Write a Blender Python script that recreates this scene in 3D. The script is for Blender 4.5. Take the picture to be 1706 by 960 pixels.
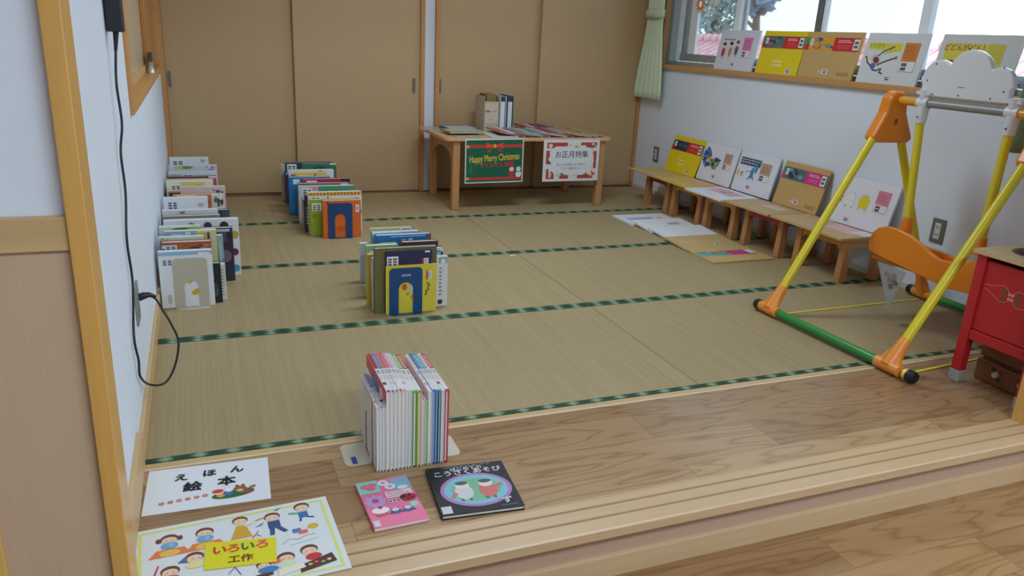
import bpy, math, random
from mathutils import Vector, Matrix
random.seed(7)
SC = bpy.context.scene
COL = SC.collection
for o in list(bpy.data.objects):
    bpy.data.objects.remove(o)

# ------------------------------------------------------------------ camera
def cam_setup():
    f, pitch, yaw, roll = 1283.698, -0.314873, 0.389744, 0.0514554
    cy, sy = math.cos(yaw), math.sin(yaw)
    F = Vector((sy*math.cos(pitch), cy*math.cos(pitch), math.sin(pitch)))
    R = Vector((cy, -sy, 0)); U = R.cross(F)
    R2 = R*math.cos(roll)+U*math.sin(roll); U2 = -R*math.sin(roll)+U*math.cos(roll)
    cd = bpy.data.cameras.new('camera'); co = bpy.data.objects.new('camera', cd); COL.objects.link(co)
    co.matrix_world = Matrix(((R2.x, U2.x, -F.x, 0.21485), (R2.y, U2.y, -F.y, -2.03475), (R2.z, U2.z, -F.z, 1.14101), (0, 0, 0, 1)))
    cd.sensor_width = 36; cd.lens = f/1706*36; cd.clip_start = .02
    SC.camera = co
cam_setup()

# ------------------------------------------------------------------ light and exposure
SC.view_settings.view_transform = 'Standard'; SC.view_settings.look = 'None'
SC.view_settings.gamma = 1; SC.view_settings.use_curve_mapping = False
SC.view_settings.exposure = 0.0
SKY = 4.2
W = bpy.data.worlds.new('overcast_sky'); SC.world = W; W.use_nodes = True
bg = W.node_tree.nodes['Background']; bg.inputs[0].default_value = (.77, .92, 1.06, 1); bg.inputs[1].default_value = SKY
SC.cycles.use_denoising = True
SC.cycles.max_bounces = 8; SC.cycles.diffuse_bounces = 5; SC.cycles.caustics_reflective = False; SC.cycles.caustics_refractive = False
SC.cycles.sample_clamp_indirect = 6

def area(name, loc, rot, sx, sy, power, color, portal=False):
    l = bpy.data.lights.new(name, 'AREA'); l.shape = 'RECTANGLE'; l.size = sx; l.size_y = sy; l.energy = power; l.color = color
    o = bpy.data.objects.new(name, l); o.location = loc; o.rotation_euler = rot; COL.objects.link(o)
    if portal: l.cycles.is_portal = True
    return o
area('window_portal', (3.70, 1.75, 1.56), (0, math.radians(90), 0), 1.1, 3.1, 1, (1, 1, 1), True)
area('ceiling_lamp_alcove', (1.7, 1.5, 2.42), (0, 0, 0), 1.2, .35, 31, (.78, .93, 1.06))
area('ceiling_lamp_hall', (1.5, -2.6, 2.42), (0, 0, 0), 2.2, .5, 76, (.78, .93, 1.06))

# ------------------------------------------------------------------ materials
def lin(c): return tuple(((x/255)/12.92 if x <= 10 else ((x/255+.055)/1.055)**2.4) for x in c)
MATS = {}
def nt(name):
    m = bpy.data.materials.new(name); m.use_nodes = True
    t = m.node_tree; return m, t, t.nodes['Principled BSDF']
def N(t, ty, **kw):
    n = t.nodes.new(ty)
    for k, v in kw.items(): setattr(n, k, v)
    return n
def mathn(t, op, a, b=None, c=None):
    n = N(t, 'ShaderNodeMath', operation=op)
    for i, x in enumerate((a, b, c)):
        if x is None: continue
        if isinstance(x, (int, float)): n.inputs[i].default_value = x
        else: t.links.new(x, n.inputs[i])
    return n.outputs[0]
def mixc(t, fac, a, b, mode='MIX'):
    n = N(t, 'ShaderNodeMix', data_type='RGBA', blend_type=mode)
    if isinstance(fac, (int, float)): n.inputs[0].default_value = fac
    else: t.links.new(fac, n.inputs[0])
    for i, x in ((6, a), (7, b)):
        if isinstance(x, tuple): n.inputs[i].default_value = (*x, 1)
        else: t.links.new(x, n.inputs[i])
    return n.outputs[2]
def coords(t, sx=1, sy=1, sz=1, src='Object'):
    c = N(t, 'ShaderNodeTexCoord'); m = N(t, 'ShaderNodeMapping'); m.inputs['Scale'].default_value = (sx, sy, sz)
    t.links.new(c.outputs[src], m.inputs[0]); return m.outputs[0]
def noise(t, vec, scale, detail=2, rough=.5):
    n = N(t, 'ShaderNodeTexNoise'); n.inputs['Scale'].default_value = scale; n.inputs['Detail'].default_value = detail; n.inputs['Roughness'].default_value = rough
    t.links.new(vec, n.inputs['Vector']); return n.outputs[0]
def ramp(t, fac, stops):
    r = N(t, 'ShaderNodeValToRGB'); e = r.color_ramp.elements
    while len(e) < len(stops): e.new(.5)
    for el, (p, c) in zip(e, stops): el.position = p; el.color = (*c, 1)
    t.links.new(fac, r.inputs[0]); return r.outputs[0]
def bump(t, b, h, dist, strength=1):
    n = N(t, 'ShaderNodeBump'); n.inputs['Distance'].default_value = dist; n.inputs['Strength'].default_value = strength
    t.links.new(h, n.inputs['Height']); t.links.new(n.outputs[0], b.inputs['Normal'])
def mul(c, k): return tuple(min(1, x*k) for x in c)

def plain(c, rough=.6, var=.05, scale=60, metal=0, spec=.5, key=None):
    k = ('p', c, rough, var, metal, spec)
    if k in MATS: return MATS[k]
    m, t, b = nt('mottled_%02x%02x%02x_%d' % (*c, len(MATS))); l = lin(c)
    f = noise(t, coords(t), scale, 3)
    t.links.new(mixc(t, f, mul(l, 1-var), mul(l, 1+var)), b.inputs['Base Color'])
    b.inputs['Roughness'].default_value = rough; b.inputs['Metallic'].default_value = metal; b.inputs['Specular IOR Level'].default_value = spec
    MATS[k] = m; return m
def ink(c): return plain(c, .45, .03)
def paper(c): return plain(c, .55, .03)
def plastic(c, rough=.28): return plain(c, rough, .02, 30)

def wood(c, axis='x', rough=.42, contrast=.16, scale=1.0):
    k = ('w', c, axis, rough, contrast, scale)
    if k in MATS: return MATS[k]
    m, t, b = nt('wood_%s_%02x%02x%02x' % (axis, *c)); l = lin(c)
    s = {'x': (1.2, 26, 26), 'y': (26, 1.2, 26), 'z': (26, 26, 1.2)}[axis]
    v = coords(t, *[q*scale for q in s])
    f1 = noise(t, v, 1.6, 5, .6); f2 = noise(t, v, 7, 2, .5)
    f = mathn(t, 'MULTIPLY_ADD', f1, .75, mathn(t, 'MULTIPLY', f2, .25))
    t.links.new(ramp(t, f, [(.3, mul(l, 1-contrast)), (.55, l), (.75, mul(l, 1+contrast*.5))]), b.inputs['Base Color'])
    b.inputs['Roughness'].default_value = rough
    bump(t, b, f, .0006, .3)
    MATS[k] = m; return m

def planks(name, c_lo, c_hi, row, length, rough):
    m, t, b = nt(name)
    v = coords(t)
    br = N(t, 'ShaderNodeTexBrick'); t.links.new(v, br.inputs['Vector'])
    br.offset = .37; br.inputs['Scale'].default_value = 1; br.inputs['Brick Width'].default_value = length; br.inputs['Row Height'].default_value = row
    br.inputs['Mortar Size'].default_value = .0007; br.inputs['Mortar Smooth'].default_value = .3; br.inputs['Bias'].default_value = 0
    br.inputs['Color1'].default_value = (0, 0, 0, 1); br.inputs['Color2'].default_value = (1, 1, 1, 1); br.inputs['Mortar'].default_value = (.5, .5, .5, 1)
    # grain offset per plank
    seed = N(t, 'ShaderNodeVectorMath', operation='MULTIPLY'); t.links.new(br.outputs['Color'], seed.inputs[0]); seed.inputs[1].default_value = (9.7, 3.1, 5.3)
    ad = N(t, 'ShaderNodeVectorMath', operation='ADD'); t.links.new(v, ad.inputs[0]); t.links.new(seed.outputs[0], ad.inputs[1])
    mp = N(t, 'ShaderNodeMapping'); mp.inputs['Scale'].default_value = (1.5, 10, 10); t.links.new(ad.outputs[0], mp.inputs[0])
    n1 = noise(t, mp.outputs[0], 1.0, 2, .4)
    rings = mathn(t, 'FRACT', mathn(t, 'MULTIPLY', n1, 9))
    tri = mathn(t, 'ABSOLUTE', mathn(t, 'SUBTRACT', mathn(t, 'MULTIPLY', rings, 2), 1))
    mp2 = N(t, 'ShaderNodeMapping'); mp2.inputs['Scale'].default_value = (6, 160, 160); t.links.new(ad.outputs[0], mp2.inputs[0])
    fine = noise(t, mp2.outputs[0], 1, 3, .6)
    line = mathn(t, 'POWER', tri, 4)
    base = mixc(t, br.outputs['Color'], lin(c_lo), lin(c_hi))
    dk = mixc(t, 1.0, base, (.60, .50, .40), 'MULTIPLY')
    col = mixc(t, mathn(t, 'MULTIPLY', line, .85), base, dk)
    col = mixc(t, mathn(t, 'MULTIPLY', fine, .45), col, dk)
    col = mixc(t, br.outputs['Fac'], col, mul(lin(c_lo), .35))
    t.links.new(col, b.inputs['Base Color']); b.inputs['Roughness'].default_value = rough
    bump(t, b, br.outputs['Fac'], .0004, -.4)
    return m

def tatami_mat_material():
    m, t, b = nt('woven_rush'); v = coords(t)
    sx = N(t, 'ShaderNodeSeparateXYZ'); t.links.new(v, sx.inputs[0])
    streak = noise(t, coords(t, 30, .7, 1), 1.2, 4, .65)
    big = noise(t, v, 1.3, 2)
    rib = mathn(t, 'SINE', mathn(t, 'MULTIPLY', sx.outputs[0], 2*math.pi/.016))
    rush = mathn(t, 'SINE', mathn(t, 'MULTIPLY', sx.outputs[1], 2*math.pi/.0065))
    wob = noise(t, coords(t, 60, 150, 1), 1.4, 3)
    f = mathn(t, 'MULTIPLY_ADD', streak, .42, mathn(t, 'MULTIPLY', wob, .40))
    f = mathn(t, 'ADD', f, mathn(t, 'MULTIPLY', rush, .03)); f = mathn(t, 'ADD', f, mathn(t, 'MULTIPLY', rib, .018))
    f = mathn(t, 'ADD', f, mathn(t, 'MULTIPLY', big, .16))
    t.links.new(ramp(t, f, [(.25, lin((150, 130, 95))), (.5, lin((168, 148, 110))), (.75, lin((184, 165, 126)))]), b.inputs['Base Color'])
    b.inputs['Roughness'].default_value = .55; b.inputs['Specular IOR Level'].default_value = .35
    bump(t, b, mathn(t, 'ADD', mathn(t, 'MULTIPLY', rib, .5), rush), .0004, .3)
    return m
def border_material():
    m, t, b = nt('green_brocade'); v = coords(t)
    s = N(t, 'ShaderNodeSeparateXYZ'); t.links.new(v, s.inputs[0])
    fx = mathn(t, 'ABSOLUTE', mathn(t, 'SUBTRACT', mathn(t, 'FRACT', mathn(t, 'MULTIPLY', s.outputs[0], 1/.088)), .5))
    fy = mathn(t, 'ABSOLUTE', mathn(t, 'SUBTRACT', mathn(t, 'ABSOLUTE', s.outputs[1]), .4365))
    n = noise(t, v, 150, 3)
    d = mathn(t, 'ADD', mathn(t, 'MULTIPLY', fx, 1.5), mathn(t, 'MULTIPLY', fy, 22)); d = mathn(t, 'ADD', d, mathn(t, 'MULTIPLY', n, .55))
    t.links.new(ramp(t, d, [(.45, lin((136, 158, 126))), (.62, lin((94, 126, 98))), (.74, lin((36, 80, 54))), (1.0, lin((24, 62, 44)))]), b.inputs['Base Color'])
    b.inputs['Roughness'].default_value = .7
    return m
def wallpaper():
    m, t, b = nt('white_wallpaper'); v = coords(t)
    n = noise(t, v, 220, 3)
    t.links.new(mixc(t, noise(t, v, 2, 2), lin((222, 229, 241)), lin((229, 235, 246))), b.inputs['Base Color'])
    b.inputs['Roughness'].default_value = .85; bump(t, b, n, .0008, .3); return m
def veneer(c, axis='z'):
    m, t, b = nt('veneer_%02x%02x%02x' % c); l = lin(c)
    v = coords(t, 120, 120, 2.0) if axis == 'z' else coords(t, 2, 120, 120)
    f = noise(t, v, 1.2, 3, .6)
    t.links.new(ramp(t, f, [(.3, mul(l, .96)), (.6, l), (.8, mul(l, 1.03))]), b.inputs['Base Color'])
    b.inputs['Roughness'].default_value = .4; return m
def glass_material(name, tint=(1, 1, 1), alpha=.06, rough=.02):
    m, t, b = nt(name); t.nodes.remove(b)
    tr = N(t, 'ShaderNodeBsdfTransparent'); tr.inputs[0].default_value = (*tint, 1)
    gl = N(t, 'ShaderNodeBsdfGlossy'); gl.inputs['Roughness'].default_value = rough
    fr = N(t, 'ShaderNodeFresnel'); fr.inputs[0].default_value = 1.45
    mx = N(t, 'ShaderNodeMixShader'); t.links.new(mathn(t, 'MULTIPLY', fr.outputs[0], .8), mx.inputs[0])
    t.links.new(tr.outputs[0], mx.inputs[1]); t.links.new(gl.outputs[0], mx.inputs[2])
    t.links.new(mx.outputs[0], t.nodes['Material Output'].inputs[0]); return m
def clear_sheet(name, c, cover):
    m, t, b = nt(name)
    b.inputs['Base Color'].default_value = (*lin(c), 1); b.inputs['Roughness'].default_value = .15
    f = noise(t, coords(t), 35, 3)
    t.links.new(mathn(t, 'MULTIPLY_ADD', f, .25, cover-.12), b.inputs['Alpha']); return m
def fabric(c):
    m, t, b = nt('curtain_cloth_%02x%02x%02x' % c); l = lin(c)
    n = noise(t, coords(t, 1, 1, .3), 260, 2)
    t.links.new(mixc(t, n, mul(l, .92), mul(l, 1.06)), b.inputs['Base Color']); b.inputs['Roughness'].default_value = .85
    tl = N(t, 'ShaderNodeBsdfTranslucent'); tl.inputs[0].default_value = (*mul(l, 1.0), 1)
    mx = N(t, 'ShaderNodeMixShader'); mx.inputs[0].default_value = .2
    t.links.new(b.outputs[0], mx.inputs[1]); t.links.new(tl.outputs[0], mx.inputs[2]); t.links.new(mx.outputs[0], t.nodes['Material Output'].inputs[0])
    return m
def roof_material():
    m, t, b = nt('red_roof_tiles'); v = coords(t); n = noise(t, v, 7, 4); s = N(t, 'ShaderNodeSeparateXYZ'); t.links.new(v, s.inputs[0])
    g = mathn(t, 'ABSOLUTE', mathn(t, 'SUBTRACT', mathn(t, 'FRACT', mathn(t, 'MULTIPLY', s.outputs[1], 74/20.4)), .5))   # shade in the grooves between tile rows, painted in as darker lines
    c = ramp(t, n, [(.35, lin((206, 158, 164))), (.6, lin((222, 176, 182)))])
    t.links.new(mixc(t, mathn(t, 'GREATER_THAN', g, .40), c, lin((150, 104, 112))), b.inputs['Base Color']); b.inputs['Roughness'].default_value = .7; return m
def leaf_material(c):
    m, t, b = nt('leaves_%02x%02x%02x' % c); l = lin(c); n = noise(t, coords(t), 3, 4)
    t.links.new(mixc(t, n, mul(l, .7), mul(l, 1.3)), b.inputs['Base Color']); b.inputs['Roughness'].default_value = .8; return m

WALL = wallpaper()
TATAMI = tatami_mat_material(); BORDER = border_material()
PINE = wood((208, 174, 124), 'x'); PINEY = wood((208, 174, 124), 'y'); PINEZ = wood((206, 162, 104), 'z')
POST = wood((220, 168, 90), 'z', .3, .12)
DOOR = veneer((192, 161, 120)); RISER = veneer((188, 158, 136)); PANEL = veneer((204, 176, 148))
STOOLW = wood((190, 134, 84), 'z', .4, .14); STOOLX = wood((196, 148, 96), 'y', .4, .14)
TABLEW = wood((214, 170, 122), 'x', .35, .1); TABLEL = wood((196, 142, 92), 'z', .4, .1)
ALU = plain((178, 188, 192), .35, .03, 20, .6); ALUD = plain((120, 130, 134), .4, .03, 20, .5)
WHITE = (232, 234, 238); BLACK = (24, 24, 26); DK = (60, 62, 66); KRAFT = (196, 160, 100)

# ------------------------------------------------------------------ mesh builder
def V(*a): return Vector(a)
class MB:
    def __init__(s): s.v = []; s.f = []; s.m = []; s.s = []; s.mats = []
    def mi(s, m):
        if m not in s.mats: s.mats.append(m)
        return s.mats.index(m)
    def add(s, vs, fs, m, smooth=False):
        k = len(s.v); s.v += [Vector(p) for p in vs]; i = s.mi(m)
        for f in fs: s.f.append([a+k for a in f]); s.m.append(i); s.s.append(smooth)
    def hexa(s, p, m): s.add(p, [(0, 3, 2, 1), (4, 5, 6, 7), (0, 1, 5, 4), (1, 2, 6, 5), (2, 3, 7, 6), (3, 0, 4, 7)], m)
    def box(s, a, b, m):
        x0, y0, z0 = a; x1, y1, z1 = b
        s.hexa([(x0, y0, z0), (x1, y0, z0), (x1, y1, z0), (x0, y1, z0), (x0, y0, z1), (x1, y0, z1), (x1, y1, z1), (x0, y1, z1)], m)
    def obox(s, o, u, v, w, m):   # corner and three edge vectors (right-handed)
        o, u, v, w = map(Vector, (o, u, v, w)); s.hexa([o, o+u, o+u+v, o+v, o+w, o+u+w, o+u+v+w, o+v+w], m)
    def poly(s, pts, m): s.add(pts, [tuple(range(len(pts)))], m)
    def prism(s, pts, off, m, smooth=False):
        pts = [Vector(p) for p in pts]; off = Vector(off); n = len(pts)
        k = len(s.v); s.v += pts+[p+off for p in pts]; i = s.mi(m)
        s.f.append([k+n-1-j for j in range(n)]); s.f.append([k+n+j for j in range(n)]); s.m += [i, i]; s.s += [False, False]
        for j in range(n):
            s.f.append([k+j, k+(j+1) % n, k+n+(j+1) % n, k+n+j]); s.m.append(i); s.s.append(smooth)
    def tube(s, pts, r, m, seg=14, cap=True):
        pts = [Vector(p) for p in pts]; rs = r if isinstance(r, (list, tuple)) else [r]*len(pts)
        ref = V(0, 0, 1)
        d0 = (pts[1]-pts[0]).normalized()
        if abs(d0.z) > .95: ref = V(1, 0, 0)
        vs = []; nrm = d0.cross(ref).normalized()
        for i, p in enumerate(pts):
            d = (pts[min(i+1, len(pts)-1)]-pts[max(i-1, 0)]).normalized()
            nrm = (nrm-d*nrm.dot(d)).normalized(); bn = d.cross(nrm)
            for j in range(seg):
                a = 2*math.pi*j/seg; vs.append(p+(nrm*math.cos(a)+bn*math.sin(a))*rs[i])
        fs = [(i*seg+j, i*seg+(j+1) % seg, (i+1)*seg+(j+1) % seg, (i+1)*seg+j) for i in range(len(pts)-1) for j in range(seg)]
        s.add(vs, fs, m, True)
        if cap:
            s.add(vs[:seg], [tuple(range(seg-1, -1, -1))], m); s.add(vs[-seg:], [tuple(range(seg))], m)
    def ball(s, c, r, m, sc=(1, 1, 1), nu=14, nv=8):
        c = Vector(c); vs = [c+V(0, 0, -r*sc[2])]; fs = []
        for i in range(1, nv):
            b = -math.pi/2+math.pi*i/nv
            for j in range(nu):
                a = 2*math.pi*j/nu; vs.append(c+V(r*sc[0]*math.cos(b)*math.cos(a), r*sc[1]*math.cos(b)*math.sin(a), r*sc[2]*math.sin(b)))
        vs.append(c+V(0, 0, r*sc[2])); L = len(vs)-1
        for j in range(nu):
            fs.append((0, 1+(j+1) % nu, 1+j)); fs.append((L, L-nu+j, L-nu+(j+1) % nu))
            for i in range(nv-2): fs.append((1+i*nu+j, 1+i*nu+(j+1) % nu, 1+(i+1)*nu+(j+1) % nu, 1+(i+1)*nu+j))
        s.add(vs, fs, m, True)
    def build(s, name, parent=None, origin=None, bevel=0, seg=2):
        if parent is not None: org = wloc(parent)
        elif origin is not None: org = Vector(origin)
        else: org = V(0, 0, 0)
        me = bpy.data.meshes.new(name); me.from_pydata([p-org for p in s.v], [], s.f)
        for m in s.mats: me.materials.append(m)
        me.polygons.foreach_set('material_index', s.m); me.polygons.foreach_set('use_smooth', s.s); me.update()
        o = bpy.data.objects.new(name, me); COL.objects.link(o)
        if parent is not None: o.parent = parent
        else: o.location = org
        if bevel:
            b = o.modifiers.new('rounded_edges', 'BEVEL'); b.width = bevel; b.segments = seg; b.limit_method = 'ANGLE'; b.angle_limit = math.radians(50)
        return o
def wloc(o):
    p = Vector(o.location)
    while o.parent: o = o.parent; p += Vector(o.location)
    return p
def tag(o, label, cat, group=None):
    o['label'] = label; o['category'] = cat
    if group: o['group'] = group
    return o
def thing(name, label, cat, loc, group=None):
    o = bpy.data.objects.new(name, None); o.empty_display_size = .05; COL.objects.link(o); o.location = loc
    return tag(o, label, cat, group)
def struct(o): o['kind'] = 'structure'; return o

# ------------------------------------------------------------------ flat print on surfaces
class Fr:
    def __init__(s, o, u, v, n=None):
        s.o = Vector(o); s.u = Vector(u).normalized(); s.v = Vector(v).normalized(); s.n = Vector(n) if n else s.u.cross(s.v).normalized()
        s.flip = s.u.cross(s.v).dot(s.n) < 0
    def __call__(s, a, b, h=0): return s.o+s.u*a+s.v*b+s.n*h
def dpoly(mb, F, pts, m, h=.0004):
    h += .000004*(len(mb.f) % 37)   # each print layer a hair above the last
    p = [F(a, b, h) for a, b in pts]
    ar = sum(pts[i][0]*pts[(i+1) % len(pts)][1]-pts[(i+1) % len(pts)][0]*pts[i][1] for i in range(len(pts)))
    if (ar < 0) != F.flip: p.reverse()
    mb.poly(p, m)
def drect(mb, F, a0, b0, a1, b1, m, h=.0004): dpoly(mb, F, [(a0, b0), (a1, b0), (a1, b1), (a0, b1)], m, h)
def dell(mb, F, a, b, ra, rb, m, h=.0004, seg=18, rot=0, t0=0, t1=2*math.pi):
    n = seg if t1-t0 > 6.2 else seg+1
    c, s_ = math.cos(rot), math.sin(rot); P = []
    for i in range(n):
        t = t0+(t1-t0)*i/seg; x, y = ra*math.cos(t), rb*math.sin(t); P.append((a+x*c-y*s_, b+x*s_+y*c))
    dpoly(mb, F, P, m, h)
def dring(mb, F, a, b, ra, rb, w, m, h=.0004, seg=36):
    for i in range(seg):
        t, t2 = 2*math.pi*i/seg, 2*math.pi*(i+1)/seg
        dpoly(mb, F, [(a+(ra-w)*math.cos(t), b+(rb-w)*math.sin(t)), (a+ra*math.cos(t), b+rb*math.sin(t)), (a+ra*math.cos(t2), b+rb*math.sin(t2)), (a+(ra-w)*math.cos(t2), b+(rb-w)*math.sin(t2))], m, h)
def dline(mb, F, pts, w, m, h=.0004):
    for (a, b), (c, d) in zip(pts, pts[1:]):
        L = math.hypot(c-a, d-b) or 1; x, y = -(d-b)/L*w/2, (c-a)/L*w/2
        dpoly(mb, F, [(a+x, b+y), (c+x, d+y), (c-x, d-y), (a-x, b-y)], m, h)
_txt = {}
def glyphs(s, bold):
    k = s
    if k not in _txt:
        c = bpy.data.curves.new('lettering', 'FONT'); c.body = s; c.align_x = 'CENTER'; c.align_y = 'CENTER'; c.resolution_u = 3
        o = bpy.data.objects.new('lettering', c); COL.objects.link(o); bpy.context.view_layer.update()
        ev = o.evaluated_get(bpy.context.evaluated_depsgraph_get()); me = ev.to_mesh()
        _txt[k] = ([v.co.copy() for v in me.vertices], [tuple(p.vertices) for p in me.polygons]); ev.to_mesh_clear()
        bpy.data.objects.remove(o); bpy.data.curves.remove(c)
    return _txt[k]
def dtext(mb, F, s, a, b, size, m, h=.0006, rot=0, sx=1, bold=.012):
    vs, fs = glyphs(s, bold); c, r = math.cos(rot), math.sin(rot)
    sh = [(0, 0)] if bold < .004 else [(bold*math.cos(q*math.pi/4), bold*math.sin(q*math.pi/4)) for q in range(8)]
    for k, (ex, ey) in enumerate(sh):
        mb.add([F(a+((p.x+ex)*sx*c-(p.y+ey)*r)*size, b+((p.x+ex)*sx*r+(p.y+ey)*c)*size, h+k*.000012) for p in vs], fs, m)
def dbars(mb, F, a0, b0, a1, b1, n, m, h=.0006, seed=1):   # small print too fine to read: rows of little dashes
    R = random.Random(seed); st = (b1-b0)/n
    for i in range(n):
        b = b0+st*(i+.3); a = a0; end = a1-(a1-a0)*.3*R.random()
        while a < end:
            w = min((a1-a0)*(.05+.12*R.random()), end-a); drect(mb, F, a, b, a+w, b+st*.45, m, h); a += w+(a1-a0)*.03
def dlabel(mb, F, a, b, w=.042, hgt=.03, h=.0006):   # white sticker with two dark code blocks, top-left corner at a, b
    drect(mb, F, a, b-hgt, a+w, b, ink(WHITE), h)
    for k in (.1, .55):
        for j in range(3):
            drect(mb, F, a+w*k, b-hgt*(.2+.27*j)-hgt*.18, a+w*(k+.32), b-hgt*(.2+.27*j), ink((84, 90, 100)), h+.0003)
def picture(mb, F, a0, b0, a1, b1, cols, seed=3, n=10, h=.0005):   # loose painted shapes
    R = random.Random(seed); w, g = a1-a0, b1-b0
    for i in range(n):
        ra, rb = w*R.uniform(.06, .2), g*R.uniform(.08, .22)
        a = R.uniform(a0+ra, a1-ra); b = R.uniform(b0+rb, b1-rb)
        dell(mb, F, a, b, ra, rb, ink(cols[i % len(cols)]), h+i*.00004, 10, 0)
def arc2(cx, cy, rx, ry, t0, t1, n):
    return [(cx+rx*math.cos(math.radians(t0+(t1-t0)*i/n)), cy+ry*math.sin(math.radians(t0+(t1-t0)*i/n))) for i in range(n+1)]

# ------------------------------------------------------------------ structure
XR = 3.56; YB = 3.6; H = 2.45
def sbox(name, a, b, m, bevel=0, parent=None):
    mb = MB(); mb.box(a, b, m); o = mb.build(name, parent, None if parent else ((a[0]+b[0])/2, (a[1]+b[1])/2, a[2]), bevel)
    return struct(o) if parent is None else o

# lower floor
sbox('floor', (-2.6, -5.2, -.16), (4.6, -.58, -.162), planks('hall_floorboards', (150, 114, 74), (178, 140, 96), .15, 1.2, .32))
# raised wooden strip
o = sbox('floor_raised_strip', (-.02, -.497, -.1), (XR+.04, -.032, 0), planks('raised_floorboards', (162, 128, 94), (194, 162, 122), .152, .95, .25))
sbox('floor_underlay', (-.02, -.03, -.1), (XR+.04, YB+.1, -.02), PINE)
# edge strips and sliding-door sill with two grooves
sbox('trim_1', (0, -.030, -.02), (XR, -.003, .0015), PINE, .001)
sbox('trim_2', (0, -.0345, -.02), (XR, -.0305, .0022), plain((236, 222, 196), .4))
mb = MB(); y0, y1 = -.632, -.4985
ys = [(-.4985, 0), (-.5005, .002), (-.504, .002), (-.504, 0), (-.533, 0), (-.533, -.011), (-.542, -.011), (-.542, 0), (-.578, 0), (-.578, -.011), (-.587, -.011), (-.587, 0), (-.628, 0), (-.632, -.004), (-.632, -.028), (-.4985, -.028)]
mb.prism([(0.03, y, z) for y, z in ys], (2.98-.03, 0, 0), wood((204, 172, 132), 'x', .35, .1)); struct(mb.build('trim_3', None, (1.4, -.6, -.05)))
sbox('trim_4', (0.0, -.604, -.15), (2.98, -.56, -.028), RISER)
sbox('trim_5', (0.0, -.616, -.17), (2.98, -.585, -.098), wood((206, 174, 134), 'x', .35, .1), .002)

# tatami mats
for i in range(4):
    for j in range(2):
        x0, x1 = (0.0, 1.797) if j == 0 else (1.799, XR); y0, y1 = i*.9+.001, min(i*.9+.899, YB-.07)
        mb = MB(); mb.box((x0, y0, -.018), (x1, y1, 0), TATAMI)
        mat = struct(mb.build('tatami_mat', None, ((x0+x1)/2, y0+.449, -.018), .0015, 1))
        mat['label'] = '%s tatami mat with green borders in the %s row from the wooden step' % (('left-hand', 'right-hand')[j], ('first', 'second', 'third', 'fourth')[i])
        for ya, yb in ((y0, y0+.025), (y1-.025, y1)):
            if i == 3 and ya > y0: continue
            b = MB(); b.box((x0+.001, ya, 0), (x1-.001, yb, .0012), BORDER); b.build('cloth_border', mat)
# walls
mb = MB()   # left wall with the opening of the serving hatch
y0, y1, z0, z1 = .92, 3.36, .86, 2.0
for a, b in (((-.12, -.54, -.02), (0, y0, H)), ((-.12, y1, -.02), (0, YB+.12, H)), ((-.12, y0, -.02), (0, y1, z0)), ((-.12, y0, z1), (0, y1, H))): mb.box(a, b, WALL)
struct(mb.build('wall_left', None, (0, 1.5, 0)))
mb = MB(); wy0, wy1, wz0, wz1 = .22, 3.31, .998, 2.10
for a, b in (((XR, -.6, -.02), (XR+.16, wy0, H)), ((XR, wy1, -.02), (XR+.16, YB+.12, H)), ((XR, wy0, -.02), (XR+.16, wy1, wz0)), ((XR, wy0, wz1), (XR+.16, wy1, H))): mb.box(a, b, WALL)
struct(mb.build('wall_right', None, (XR, 1.5, 0)))
mb = MB(); mb.box((-.12, YB+.04, -.02), (XR+.16, YB+.12, H), WALL); mb.box((1.748, YB-.004, 0), (1.828, YB+.04, H), WALL); mb.box((-.0, YB-.03, 2.05), (XR, YB+.04, H), WALL)
struct(mb.build('wall_back', None, (1.8, YB, 0)))
sbox('ceiling', (-2.6, -5.2, H), (XR+.16, YB+.12, H+.05), plain((232, 232, 228), .9))
mb = MB()
mb.box((-2.6, -.62, -.16), (-.001, -.54, H), WALL)
struct(mb.build('wall_front_left', None, (-1, -.6, -.2)))
mb = MB(); mb.box((2.80, -.62, -.16), (4.6, -.54, H), WALL); mb.box((.03, -.62, 2.0), (2.80, -.54, H), WALL); struct(mb.build('wall_front_right', None, (3.6, -.6, -.2)))
mb = MB(); mb.box((-2.7, -5.2, -.16), (-2.6, -.54, H), WALL); struct(mb.build('wall_hall_left', None, (-2.65, -3, -.2)))
mb = MB(); mb.box((4.6, -5.2, -.16), (4.7, -.54, H), WALL); struct(mb.build('wall_hall_right', None, (4.65, -3, -.2)))
mb = MB(); mb.box((-2.6, -5.3, -.16), (4.6, -5.2, H), WALL); struct(mb.build('wall_hall_back', None, (1, -5.25, -.2)))
# left wall dressing of the hall: jamb post, dado rail, wainscot, corner stile
sbox('trim_6', (0.002, -.645, -.161), (0.032, -.54, 2.0), POST, .002)
sbox('trim_7', (-1.6, -.638, .772), (0.0015, -.621, .828), PINE, .001)
sbox('trim_8', (-1.6, -.630, -.161), (0.0015, -.621, .771), PANEL)
sbox('trim_9', (-.60, -.640, -.161), (-.166, -.631, .39), wood((226, 184, 96), 'z', .3, .1), .001)
sbox('trim_10', (2.682, -.645, -.161), (2.80, -.5, 2.0), POST, .002)
# baseboards
sbox('baseboard_left', (0, .0, 0), (.012, YB-.04, .068), PINEY, .001)
sbox('baseboard_left_step', (0, -.53, 0), (.014, .0, .1), PINEY, .001)
sbox('baseboard_right', (XR-.008, -.5, 0), (XR, YB-.04, .03), wood((214, 206, 196), 'y', .5, .05), .001)
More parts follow.
